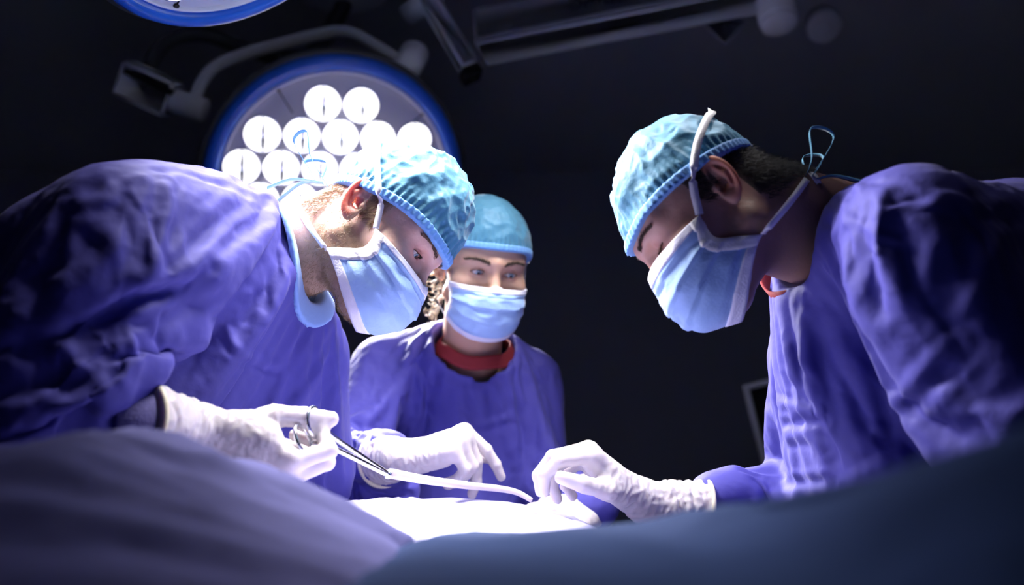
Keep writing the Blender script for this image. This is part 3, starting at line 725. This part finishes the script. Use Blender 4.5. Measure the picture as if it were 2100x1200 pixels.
# ------------------------------------------------------------------ the three people
def bounded(f, lo, hi): 
    def g(p): return f(p)
    g.bounds = (lo, hi); return g
def legs(hip, foot, yaw):
    s = A(math.cos(yaw), math.sin(yaw), 0); f = A(-math.sin(yaw), math.cos(yaw), 0); out = []
    for k in (-1, 1):
        h_ = hip + s * k * .09; kn = (hip * .5 + A(foot[0], foot[1], .04) * .5) + s * k * .10 + f * .02; an = A(foot[0], foot[1], .09) + s * k * .12
        out += [cap(h_, kn, .085, .058), cap(kn, an, .056, .038), cap(an - A(0, 0, .03), an + f * .14 - A(0, 0, .055), .04, .032)]
    return out
def shoes(parent, foot, yaw):
    s = A(math.cos(yaw), math.sin(yaw), 0); f = A(-math.sin(yaw), math.cos(yaw), 0)
    for k in (-1, 1):
        an = A(foot[0], foot[1], 0) + s * k * .12; R = np.stack([s, f, A(0, 0, 1)], 1)
        fn = lambda p: np.maximum(smin(ell(an + f * .06 + A(0, 0, .03), (.052, .145, .06), R)(p), ell(an + A(0, 0, .05), (.047, .075, .065), R)(p), .03), .001 - p[:, 2])
        mk('clog', polygonise(fn, an - A(.22, .22, .02), an + A(.22, .22, .16), .008), M['shoe'], parent)
def skirt(hip, foot, r0, r1): return cap(hip, A(foot[0], foot[1], .36), r0, r1)
# ============ left surgeon
hdL = Head(A(0, 0, 0), frame(D(.71, -.63, .32), D(.69, .68, -.22)), .98, eye=(.0022, .0048))
earL = hdL.w((.079, -.014, -.006)); hdL.o = P(735, 405, 1.31) - earL
nbL = P(575, 535, 1.40); baseL = A(-.85, 1.25, 0)
Ln, Lf = P(235, 470, 1.10), P(630, 722, 1.50); Le = P(-60, 900, .99); Lw = P(352, 886, 1.075)
LfE, LfW = P(655, 930, 1.52), P(560, 1010, 1.36)
hipL = A(-.80, 1.27, .93)
tor = [cap(P(480, 570, 1.39), P(330, 650, 1.32), .085, .135), cap(P(330, 650, 1.32), P(60, 800, 1.30), .14, .15), cap(P(60, 800, 1.26), hipL, .155, .15),
       cap(Ln, P(390, 510, 1.27), .082, .105), cap(P(400, 505, 1.28), P(480, 600, 1.42), .10, .09), cap(P(480, 600, 1.42), Lf, .08, .062), cap(P(130, 545, 1.14), P(-60, 700, 1.22), .085, .10), cap(P(300, 480, 1.16), P(130, 545, 1.14), .088, .085),
       cap(P(560, 700, 1.45), P(520, 880, 1.43), .085, .09), cap(P(440, 650, 1.36), P(420, 850, 1.40), .11, .11)]
innerL = bounded(blend([cap(P(440, 590, 1.38), P(60, 800, 1.30), .06, .09), cap(P(60, 800, 1.30), hipL, .09, .10), cap(Ln, Lf, .035, .03), cap(Ln, Le, .04, .035), cap(Le, Lw, .035, .022), cap(Lf, LfE, .04, .035), cap(LfE, LfW, .035, .022),
    cap(nbL, P(440, 590, 1.38), .05, .05)] + legs(hipL, baseL, -1.45), .04), A(-1.15, .75, 0.0), A(-.1, 1.75, 1.6))
def stubL(lv):
    x, y, z = np.abs(lv[:, 0]), lv[:, 1], lv[:, 2]
    return np.clip((-.030 - z + .35 * np.clip(.02 - y, -.05, .06) ) / .02, 0, 1) * np.clip((y + .045) / .02, 0, 1) * .75 + np.clip((x - .066) / .005, 0, 1) * (y > -.002) * (y < .028) * (z > -.05) * .5
pL = build_person(baseL, 'surgeon at the left bending over the patient with needle holder in gloved hand', hdL, nbL, .058, innerL, M['skin'], cap_front=.036, cap_back=-.012, cap_amp=.0036, stub=stubL, brow='brow_fair', gaze=(-.05, 1, -.25), cap_seed=3, cap_bag=-.01, cap_h=1.14, capw=1.08, cap_y=.014, cap_fwd=.105, mask_gap=0, mask_top=-.023, bot_y=.088, edges=([.0735, .036, -.020], [.072, .042, -.034], [.070, .042, -.050], [.068, .024, -.066], [.066, .002, -.084]))
neckL = cap(hdL.w((0, -.028, -.06)), nbL + (nbL - hdL.w((0, -.028, -.06))) * .6, .070, .086)
gL = blend([(t, .05) for t in tor] + [(cap(Ln, Le, .086, .064), .014), (cap(Le, P(255, 868, 1.05), .062, .036), .02), (cap(Lf, LfE, .064, .058), .03), (cap(LfE, LfW, .056, .04), .03),
    (cap(P(475, 570, 1.38), P(430, 560, 1.30), .080, .1), .035), (cap(P(305, 500, 1.14), P(205, 755, 1.02), .076, .052), .012), (skirt(hipL, baseL, .17, .26), .08)], .05)
def gLf(p): return np.maximum(smax(gL(p), -neckL(p), .01), .36 - p[:, 2])
foldsL = [([(600, 395), (520, 470), (430, 590), (360, 700), (290, 830)], .014, .022), ([(575, 460), (490, 560), (420, 670), (350, 800)], -.030, .030),
    ([(345, 360), (350, 430), (310, 560), (300, 570)], .010, .010), ([(270, 370), (260, 440), (300, 560)], -.009, .012), ([(340, 375), (290, 470), (240, 640), (200, 760)], -.008, .016), ([(180, 420), (150, 560), (110, 700)], .008, .018), ([(90, 520), (70, 650), (110, 790)], -.008, .016),
    ([(20, 600), (100, 680), (170, 760), (290, 830)], .010, .014), ([(0, 680), (90, 740), (160, 800)], -.010, .014), ([(560, 420), (470, 470), (380, 560)], .008, .010), ([(520, 400), (440, 460), (330, 590)], -.007, .010),
    ([(460, 660), (500, 730), (580, 750)], .004, .007), ([(455, 675), (495, 745), (575, 765)], -.004, .006), ([(650, 640), (610, 720), (560, 800), (545, 840)], -.006, .010), ([(690, 700), (650, 780), (600, 840)], .006, .010), ([(240, 660), (330, 620), (420, 560)], .006, .009),
    ([(150, 400), (260, 350), (360, 345), (480, 380)], -.005, .008), ([(120, 800), (200, 830), (290, 850)], .007, .012), ([(60, 830), (130, 870), (180, 900)], -.006, .012), ([(200, 800), (215, 850), (210, 890)], .009, .012)]
def pinL(V): return (neckL(V) < .036) | (np.linalg.norm(V - P(255, 868, 1.05), axis=1) < .085) | (np.linalg.norm(V - LfW, axis=1) < .06)
goL = gown(gLf, A(-1.25, .55, .30), A(-.05, 1.85, 1.65), .012, foldsL[:2], pL, seed=1, grain=frame(D(.6, .8, 0), D(0, 0, 1)), pins=pinL, slack=.07, post=[(p_, a_ * .38, w_ * .8) for p_, a_, w_ in foldsL[2:]])
def colL(p): return np.maximum(np.maximum(np.abs(gLf(p) - .0035) - .0035, np.maximum(neckL(p) - .028, -neckL(p) - .005)), -gL(p) - .03)
cb = P(596, 548, 1.385); mk('collar', polygonise(colL, cb - .20, cb + .20, .0036, 1), M['collar'], goL)
RX = dict(index=(46, 84, 50, -4), middle=(52, 88, 50), ring=(58, 88, 50), little=(62, 85, 45, 5))
glL, tipL, cwL = glove('glove', P(430, 898, 1.12), D(.88, -.42, -.1), D(.2, -.72, .62), False, RX, ((-.30, .74, -.60), (.0, .88, -.46), (.0, .90, -.42)), pL, 1.06, cuff=Lw, seed=2, cuff_r=.041, cuff_len=.082)
mk('sleeve_cuff', cyl(P(225, 862, 1.035), cwL + nrm(cwL - P(225, 862, 1.035)) * .012, .036, 32, .05), M['gown_knit'], goL)
glove('glove', LfW, D(.2, -.5, .8), D(.1, .9, .4), True, dict(index=(30, 40, 30), middle=(35, 40, 30), ring=(35, 45, 30), little=(35, 45, 30)), ((-.6, .8, -.2), (-.3, 1, -.1), (-.1, 1, -.1)), pL, 1.0, cuff=LfE, seed=4, cuff_r=.042)
shoes(pL, baseL, -1.45)
strap(hdL, 1, True, [(.083, .014, .012), (.092, -.02, .040), (.075, -.06, .07), (.02, -.10, .09)])
strap(hdL, -1, True, [(-.083, .014, .012), (-.092, -.02, .040), (-.075, -.06, .07), (-.02, -.10, .09)])
strap(hdL, 1, False, [(.074, 0, -.085), (.06, -.05, -.075), (.02, -.105, -.06)]); strap(hdL, -1, False, [(-.074, 0, -.085), (-.06, -.05, -.075), (-.02, -.105, -.06)])
hair_patch(hdL, 'beard', lambda q: (stubL(q) > .3) & (q[:, 2] < .0) & (q[:, 2] > -.14), 5200, .0062, .00026, (0, -.1, -1), 'hair_fair', .5, .6)
hair_patch(hdL, 'hair', lambda q: (np.abs(q[:, 0]) > .045) & (q[:, 1] < .03) & (q[:, 2] > -.06) & (hdL.plane(hdL.w(q) * 0 + q) > -.004) & ((q[:, 1] < -.045) | ((q[:, 1] > .0) & (q[:, 2] > -.02))) & (np.abs(q[:, 0]) < .078), 2600, .012, .00028, (0, -.5, -1), 'hair_fair', .3, .35)
def ties(hd, pts_list, m, wd=.007):
    for pts in pts_list:
        q = spline([hd.w(p) for p in pts], 40); n_ = np.cross(np.gradient(q, axis=0), hd.R[:, 0]); n_ /= np.linalg.norm(n_, axis=1)[:, None] + 1e-9
        mk('cap_tie', ribbon(q, n_, wd, .0008), m, hd.capo)
TIES = [[(.0, -.100, -.01), (.03, -.14, .0), (.05, -.165, .02), (.035, -.175, .0), (.01, -.13, -.012)], [(.0, -.115, -.01), (-.03, -.14, .0), (-.045, -.165, .025), (-.03, -.18, .0), (-.01, -.13, -.012)],
        [(.0, -.115, -.01), (.02, -.14, -.04), (.03, -.15, -.075)], [(.0, -.115, -.01), (-.012, -.145, -.03), (-.03, -.16, -.07)]]
ties(hdL, TIES, M['band'])
# ============ assistant in the middle
hdW = Head(A(0, 0, 0), frame(D(.27, -.20, .94), D(.16, .98, .2)), .93, eye=(.0046, .0046), female=True)
hdW.o = P(1013, 560, 1.70) - hdW.w((0, .082, 0))
nbW = P(968, 735, 1.88); baseW = A(-.10, 1.98, 0)
Wr, Wl = P(785, 745, 1.90), P(1092, 775, 1.92); WrE, WrW = P(700, 935, 1.74), P(832, 934, 1.545); WlE, WlW = P(1105, 960, 1.86), P(1218, 1036, 1.62)
hipW = A(-.10, 1.92, .92)
innerW = bounded(blend([cap(P(950, 820, 1.92), hipW, .07, .09), cap(Wr, Wl, .03), cap(Wr, WrE, .035, .03), cap(WrE, WrW, .03, .02), cap(Wl, WlE, .035, .03), cap(WlE, WlW, .03, .02), cap(nbW, P(950, 820, 1.92), .045, .05)] + legs(hipW, baseW, math.pi), .04), A(-.55, 1.3, 0), A(.35, 2.3, 1.6))
pW = build_person(baseW, 'assistant standing in the middle facing the camera with curly blonde hair under the cap', hdW, nbW, .050, innerW, M['skin_w'], cap_front=.058, cap_back=-.03, cap_h=1.06, capw=1.0, cap_amp=.0022, gaze=(-.12, 1, -.2), mask_top=-.024, cap_bag=.02, cap_seed=11)
neckW = cap(hdW.w((0, -.02, -.08)), nbW - AU * .02, .066, .084)
gW = blend([(cap(P(945, 790, 1.91), P(950, 960, 1.91), .115, .125), .05), (cap(P(880, 770, 1.88), P(1020, 790, 1.88), .085, .08), .05), (cap(Wr, P(940, 740, 1.92), .056, .072), .04), (cap(Wl, P(1010, 750, 1.92), .056, .07), .04), (cap(P(950, 960, 1.91), hipW, .125, .15), .05),
    (cap(Wr, WrE, .062, .054), .025), (cap(WrE, P(790, 940, 1.60), .056, .046), .025), (cap(Wl, WlE, .062, .054), .025), (cap(WlE, WlW, .054, .042), .025), (cap(P(700, 960, 1.74), P(800, 990, 1.66), .055, .045), .03), (skirt(hipW, baseW, .16, .24), .08)], .05)
def gWf(p): return np.maximum(smax(gW(p), -neckW(p), .008), .36 - p[:, 2])
foldsW = [([(870, 660), (850, 740), (815, 830)], -.008, .012), ([(830, 690), (790, 780), (740, 880)], .008, .014), ([(975, 790), (985, 860), (960, 960)], -.006, .012), ([(1010, 770), (1040, 850), (1050, 940)], .006, .012), ([(905, 760), (960, 780), (1030, 765)], -.006, .010), ([(940, 850), (990, 870), (1060, 850)], .005, .008),
    ([(1085, 760), (1095, 850), (1085, 980)], -.010, .012), ([(720, 870), (780, 900), (830, 905)], .007, .008), ([(690, 900), (760, 925), (830, 920)], -.007, .008), ([(700, 960), (740, 985), (790, 960)], .010, .012), ([(680, 1000), (730, 1000), (770, 1020)], -.010, .012), ([(1120, 800), (1140, 900), (1120, 1000)], .006, .010)]
def pinW(V): return (neckW(V) < .014) | (np.linalg.norm(V - P(790, 940, 1.60), axis=1) < .055) | (np.linalg.norm(V - WlW, axis=1) < .055)
goW = gown(gWf, A(-.62, 1.35, .30), A(.45, 2.4, 1.62), .011, foldsW[:2], pW, seed=20, grain=frame(D(.1, 1, 0), D(0, 0, 1)), pins=pinW, slack=.065, post=[(p_, a_ * .38, w_ * .8) for p_, a_, w_ in foldsW[2:]])
collar_ring(P(975, 704, 1.85), D(.10, 1, .30), .064, .058, AX, .022, .22, M['scrub'], pW, 'scrub_collar', wob=.004, seed=1)
RW = dict(index=(62, 14, 10, -8), middle=(88, 22, 16), ring=(84, 62, 30, 3), little=(78, 70, 35, 8))
glW, tipW, cwW = glove('glove', P(832, 934, 1.545), D(.93, .30, .12), D(-.30, .93, .12), False, RW, ((-.6, .75, -.35), (-.15, .9, -.45), (0, .9, -.5)), pW, 1.06, cuff=WrE, seed=8, cuff_r=.040, cuff_len=.05)
glove('glove', WlW, D(-.62, -.02, .55), D(.1, .85, .5), True, dict(index=(35, 50, 30), middle=(40, 52, 30), ring=(42, 55, 30), little=(42, 55, 30)), ((-.6, .75, -.3), (-.2, .95, -.2), (0, 1, -.2)), pW, .98, cuff=WlE, seed=9, cuff_r=.038, cuff_len=.05)
shoes(pW, baseW, math.pi)
strap(hdW, 1, True, [(.083, .0, .012), (.085, -.03, .04), (.05, -.10, .07)]); strap(hdW, -1, True, [(-.083, .0, .012), (-.085, -.03, .04), (-.05, -.10, .07)])
strap(hdW, 1, False, [(.075, -.005, -.08), (.055, -.05, -.075), (.02, -.09, -.07)]); strap(hdW, -1, False, [(-.075, -.005, -.08), (-.055, -.05, -.075), (-.02, -.09, -.07)])
curls = []
for k in range(26):
    z0 = rng.uniform(-.095, .0); x0 = rng.uniform(.072, .092); y0 = rng.uniform(-.03, .012); rr = rng.uniform(.005, .010); L_ = rng.uniform(.02, .045); tt = np.linspace(0, rng.uniform(5, 11), 34)
    q = np.stack([x0 + rr * np.cos(tt + k) + .004 * tt / 8, y0 + rr * .8 * np.sin(tt * 1.1), z0 - L_ * tt / 11 + rr * .8 * np.sin(tt + k)], 1)
    curls.append(tube(hdW.w(q), .0006, 5))
ho = mk('hair', join(*curls), M['hair_blonde'], pW); ho['kind'] = 'stuff'; ho['label'] = 'loose blonde curls'
# ============ right surgeon
hdR = Head(A(0, 0, 0), frame(D(-.70, -.70, .14), D(-.707, .651, -.28)), .97, eye=(-.0036, .0062), jaw=1.02)
hdR.o = P(1480, 366, 1.135) - hdR.w((-.079, -.014, -.006))
nbR = P(1695, 495, 1.27); baseR = A(.86, 1.22, 0)
Rn, Rf = P(1880, 468, 1.04), P(1672, 735, 1.44); RnE, RnW = P(2150, 930, .95), P(1890, 1080, 1.06); RfE, RfW = P(1652, 985, 1.44), P(1420, 1032, 1.37)
hipR = A(.80, 1.26, .93)
innerR = bounded(blend([cap(P(1770, 640, 1.29), P(1980, 900, 1.26), .06, .09), cap(P(1980, 900, 1.26), hipR, .09, .10), cap(Rn, Rf, .04), cap(Rn, RnE, .04, .035), cap(RnE, RnW, .035, .022), cap(Rf, RfE, .04, .035), cap(RfE, RfW, .035, .022), cap(nbR, P(1770, 640, 1.29), .05, .05)] + legs(hipR, baseR, 1.5), .04), A(.1, .75, 0), A(1.25, 1.75, 1.6))
def stubR(lv):
    x, y, z = np.abs(lv[:, 0]), lv[:, 1], lv[:, 2]
    return np.clip(np.clip((-.042 - z + .3 * np.clip(.02 - y, -.05, .06)) / .03, 0, 1) * .35 + ((y < -.035) & (z > -.05)) * .9 + ((y < .02) & (y > -.01) & (z > -.005)) * .8, 0, 1)
pR = build_person(baseR, 'surgeon at the right in profile looking down with a teal cap and dark hair', hdR, nbR, .060, innerR, M['skin_r'], cap_front=.040, cap_back=.004, cap_amp=.0030, capw=1.0, stub=stubR, gaze=(0, 1, -.75), cap_bag=-.02, cap_h=.96, cap_ry=.0905, cap_seed=23, mask_gap=0, mask_top=-.010, bot_y=.076, edges=([.0735, .036, -.016], [.072, .042, -.034], [.070, .042, -.050], [.068, .024, -.066], [.066, .002, -.084]))
neckR = cap(hdR.w((0, -.028, -.06)), nbR + (nbR - hdR.w((0, -.028, -.06))) * .5, .064, .075)
gR = blend([(cap(P(1730, 600, 1.28), P(1800, 760, 1.25), .085, .11), .05), (cap(P(1800, 760, 1.25), P(1950, 950, 1.24), .12, .15), .05), (cap(P(1950, 950, 1.24), hipR, .15, .16), .05), (cap(Rn, P(1760, 520, 1.22), .074, .075), .04), (cap(P(1760, 540, 1.25), Rf, .085, .062), .045),
    (cap(Rn, P(2090, 540, 1.18), .075, .10), .045), (cap(P(2090, 540, 1.18), P(2250, 800, 1.22), .10, .13), .05), (cap(P(1690, 700, 1.35), P(1740, 980, 1.33), .075, .08), .04), (cap(P(1960, 620, 1.2), P(2000, 850, 1.22), .10, .13), .05),
    (cap(Rn, RnE, .080, .064), .014), (cap(RnE, RnW, .064, .044), .025), (cap(Rf, RfE, .060, .055), .022), (cap(RfE, P(1470, 1024, 1.385), .054, .040), .022), (skirt(hipR, baseR, .17, .26), .08)], .05)
def gRf(p): return np.maximum(smax(gR(p), -neckR(p), .008), .36 - p[:, 2])
foldsR = [([(1760, 380), (1790, 470), (1850, 560), (1920, 650)], -.012, .014), ([(1830, 370), (1880, 450), (1900, 560), (1910, 640)], .014, .016), ([(1910, 600), (1960, 720), (2020, 820), (2075, 920)], .012, .014), ([(1890, 640), (1940, 760), (2000, 860)], -.016, .020), ([(1730, 440), (1800, 480), (1860, 500)], .004, .006), ([(1690, 640), (1680, 760), (1700, 900), (1720, 1000)], -.010, .016), ([(1650, 650), (1645, 780), (1680, 920), (1710, 1000)], .008, .012),
    ([(1740, 700), (1770, 800), (1800, 900)], .006, .010), ([(1960, 700), (1860, 800), (1770, 900)], .008, .010), ([(1950, 730), (1870, 830), (1800, 920)], -.008, .012), ([(1720, 1000), (1780, 960), (1840, 920)], .006, .009), ([(2000, 470), (1960, 530), (1930, 600)], -.010, .014), ([(2060, 470), (2020, 560), (1990, 650)], .007, .014), ([(2100, 440), (2000, 440), (1920, 460)], -.007, .012),
    ([(1600, 780), (1640, 810), (1665, 850)], -.009, .009), ([(1590, 830), (1640, 835), (1670, 850)], .008, .008), ([(1592, 870), (1640, 862), (1680, 870)], -.007, .007), ([(1600, 900), (1650, 890), (1690, 930)], .008, .009), ([(1580, 985), (1650, 990), (1700, 985)], -.008, .008), ([(1600, 700), (1620, 760), (1650, 830)], .008, .009), ([(1615, 690), (1640, 760), (1660, 800)], -.008, .008)]
def pinR(V): return (neckR(V) < .014) | (np.linalg.norm(V - P(1470, 1024, 1.385), axis=1) < .055) | (np.linalg.norm(V - RnW, axis=1) < .06)
goR = gown(gRf, A(.15, .55, .30), A(1.35, 1.85, 1.65), .012, foldsR[:4], pR, seed=40, grain=frame(D(-.5, .85, 0), D(0, 0, 1)), pins=pinR, slack=.07, post=[(p_, a_ * .38, w_ * .8) for p_, a_, w_ in foldsR[4:]])
collar_ring(P(1650, 500, 1.275), D(-.76, .52, .15), .076, .090, D(.6, .75, .1), .055, .18, M['scrub'], pR, 'scrub_collar', wob=.004, seed=2)
RR = dict(index=(44, 38, 46, -3), middle=(48, 42, 46, -5), ring=(60, 52, 40, -7), little=(70, 55, 40, -9))
glR, tipR, cwR = glove('glove', P(1316, 1018, 1.36), D(-.76, .60, .10), D(.62, .74, -.05), False, RR, ((-.62, .80, -.20), (-.10, .90, -.34), (.12, .92, -.36)), pR, 1.06, cuff=RfW, seed=12, cuff_r=.040, cuff_len=.075, wrinkle=.0008)
glove('glove', RnW, D(-.7, -.1, -.3), D(0, .9, .3), True, dict(index=(30, 40, 30), middle=(35, 40, 30), ring=(35, 45, 30), little=(35, 45, 30)), ((-.6, .8, -.2), (-.3, 1, -.1), (-.1, 1, -.1)), pR, 1.0, cuff=RnE, seed=14, cuff_r=.042)
shoes(pR, baseR, 1.5)
strap(hdR, -1, True, [(-.083, .014, .014), (-.092, -.018, .038), (-.078, -.055, .056), (-.03, -.092, .072), (-.008, -.104, .082)], .0095)
strap(hdR, 1, True, [(.083, .014, .014), (.092, -.018, .038), (.078, -.055, .056), (.03, -.092, .072), (.012, -.098, .076)], .0095)
strap(hdR, -1, False, [(-.076, -.01, -.085), (-.06, -.055, -.08), (-.02, -.105, -.07)]); strap(hdR, 1, False, [(.076, -.01, -.085), (.06, -.055, -.08), (.02, -.105, -.07)])
hair_patch(hdR, 'hair', lambda q: (((q[:, 1] < -.038) & (q[:, 2] > -.06)) | ((q[:, 1] < .022) & (q[:, 1] > -.004) & (q[:, 2] > -.012) & (np.abs(q[:, 0]) < .078))) & (hdR.plane(q) > -.006), 9000, .013, .00030, (0, -.7, -.6), 'hair_dark', .25, .3)
ties(hdR, [[(a_ * .8, b_ + .012, c_ - .058) for a_, b_, c_ in t_] for t_ in TIES], M['cap'])
# ------------------------------------------------------------------ table, drapes, instrument
tb = empty('operating_table', A(0, 1.0, 0)); tag(tb, 'operating table hidden under the blue drapes between the surgeons', 'operating table')
mk('table_pad', box((0, .98, .905), (.50, 1.22, .08), None, .02), M['pad'], tb); mk('table_deck', box((0, .98, .85), (.52, 1.26, .03), None, .006), M['chrome'], tb)
mk('column', box((0, 1.0, .46), (.26, .34, .76), None, .03), M['chrome'], tb); mk('table_base', box((0, 1.0, .05), (.48, 1.0, .1), None, .03), M['pad'], tb)
def base_drape():
    X, Y = np.meshgrid(np.linspace(-.265, .265, 50), np.linspace(.36, 1.60, 90), indexing='ij'); q = np.stack([X, Y, X * 0], -1).reshape(-1, 3)
    Z = .953 + np.maximum(0, .004 * noise(q * 7).reshape(X.shape) + .002) - .05 * np.clip((np.abs(X) - .25) / .015, 0, 1)
    return slab(np.stack([X, Y, Z], -1)[::-1], .003)
tag(mk('table_drape', base_drape(), M['drape_blue'], base=A(0, .98, .95)), 'navy table drape spread flat under the other drapes', 'drape')
def mound(name, ridge, front, back, m, label, seed, amp, zf=.985, hang=.30, fp=1.5, nu=150, yfr=.32, streak=(5, 26, 26), rz=None, back_z=.972):
    Rg = spline(A(*[P(*r) for r in ridge]), nu); rows = []
    tf = np.linspace(1, 0, 60); 
    for i, c in enumerate(Rg):
        col = []
        fy = yfr
        for hz in np.linspace(hang, 0.02, 10): col.append(A(c[0] * (fy / c[1]) ** .25, fy - .004 - .02 * hz, zf - hz))
        for t in tf[:-1]:
            y = c[1] + (fy - c[1]) * t; z = c[2] - (c[2] - zf) * t ** fp
            col.append(A(c[0] * (y / c[1]) ** .25, y, z))
        for t in np.linspace(0, 1, 30): col.append(A(c[0], c[1] + back * t, c[2] - (c[2] - back_z) * (t * t * (3 - 2 * t)) ** .8))
        rows.append(col)
    G = np.array(rows); n, k = G.shape[:2]; q = G.reshape(-1, 3)
    V, F = gridmesh(G); N = vnormals(V, F)
    if N[len(N) // 2, 2] < 0: N = -N
    R = frame(nrm(Rg[-1] - Rg[0]), A(0, 0, 1)); lq = q @ R
    wp = np.stack([noise(q * 4 + seed), noise(q * 4 + 9 + seed), noise(q * 4 + 17 + seed)], 1) * .06
    s_ = A(streak[1], streak[0], streak[2]); d = amp * (1.1 * noise((lq + wp) * A(9, 4, 9) + seed) + .7 * ridged((lq + wp) * s_ + seed) + .22 * ridged((lq + wp) * s_ * 2.3 + seed))
    V = (q + N * d[:, None]).reshape(n, k, 3)
    o = mk(name, slab(V[::-1] if gridmesh(V)[1] is not None and (vnormals(*gridmesh(V))[n * k // 2, 2] < 0) else V, .003), m, base=V.reshape(-1, 3).mean(0) * A(1, 1, 0) + A(0, 0, .95))
    return tag(o, label, 'drape')
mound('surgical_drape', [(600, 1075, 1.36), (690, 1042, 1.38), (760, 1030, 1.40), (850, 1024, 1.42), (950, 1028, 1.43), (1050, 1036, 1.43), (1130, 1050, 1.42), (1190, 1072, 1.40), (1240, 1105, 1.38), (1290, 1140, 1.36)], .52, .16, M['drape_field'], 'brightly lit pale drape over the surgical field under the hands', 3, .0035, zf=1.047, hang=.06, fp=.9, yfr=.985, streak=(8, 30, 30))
mound('surgical_drape', [(-420, 1075, .70), (-250, 1010, .71), (-100, 955, .72), (0, 935, .73), (110, 912, .75), (200, 896, .77), (280, 889, .79), (350, 900, .81), (430, 927, .84), (520, 960, .86), (600, 992, .875), (700, 1036, .885), (790, 1082, .89), (832, 1108, .89), (846, 1119, .888)], .52, .05, M['drape'], 'lilac-grey drape over the patient in the left foreground', 5, .0075, zf=.985, hang=.35, yfr=.34, streak=(4, 13, 13))
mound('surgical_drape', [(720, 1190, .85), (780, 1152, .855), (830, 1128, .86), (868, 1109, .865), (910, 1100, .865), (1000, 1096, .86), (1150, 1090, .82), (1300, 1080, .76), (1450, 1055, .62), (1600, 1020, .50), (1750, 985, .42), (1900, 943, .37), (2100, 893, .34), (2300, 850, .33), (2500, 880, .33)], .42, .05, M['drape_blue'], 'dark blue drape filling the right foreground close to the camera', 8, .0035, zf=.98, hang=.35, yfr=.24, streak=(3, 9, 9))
# ---- needle holder in the left surgeon's hand
ih = empty('needle_holder', P(650, 890, 1.12)); tag(ih, 'long steel needle holder with finger rings and a pale curved tip', 'needle holder')
piv = P(796, 973, 1.30)
for (rc, mid_) in ((P(645, 866, 1.15), P(690, 902, 1.18)), (P(622, 902, 1.13), P(680, 918, 1.17))):
    a = np.arange(36) * 2 * np.pi / 36; dr = nrm(piv - rc); vv = nrm(np.cross(dr, D(.1, .5, .8)))
    sh = mk('shank', tube(spline([rc + dr * .015, mid_, piv + (mid_ - piv) * .3, piv], 24), np.linspace(.0034, .0042, 24), 10), M['steel'], ih)
    mk('finger_ring', tube(rc + .0155 * (np.cos(a)[:, None] * dr + 1.15 * np.sin(a)[:, None] * vv), .0024, 10, closed=True), M['steel'], sh)
mk('ratchet', box(P(664, 896, 1.155), (.004, .012, .018), frame(nrm(piv - P(640, 880, 1.14)), D(0, 1, 0)), .001), M['steel'], ih)
mk('pivot_screw', lathe(piv - D(0, 0, 1) * -.004, D(0, .3, 1), [(.0045, -.010), (.0055, 0), (.0045, .003)], 16), M['steel'], ih)
mk('jaw', tube(spline([piv, P(850, 982, 1.35), P(960, 996, 1.42)], 20), np.linspace(.0050, .0030, 20), 12), M['steel'], ih)
mk('tip_tube', tube(spline([P(800, 971, 1.302), P(870, 984, 1.36), P(960, 996, 1.42), P(1020, 1002, 1.44), P(1060, 1010, 1.44), P(1090, 1026, 1.43)], 40), np.linspace(.0066, .0036, 40), 14), M['glove'], ih)
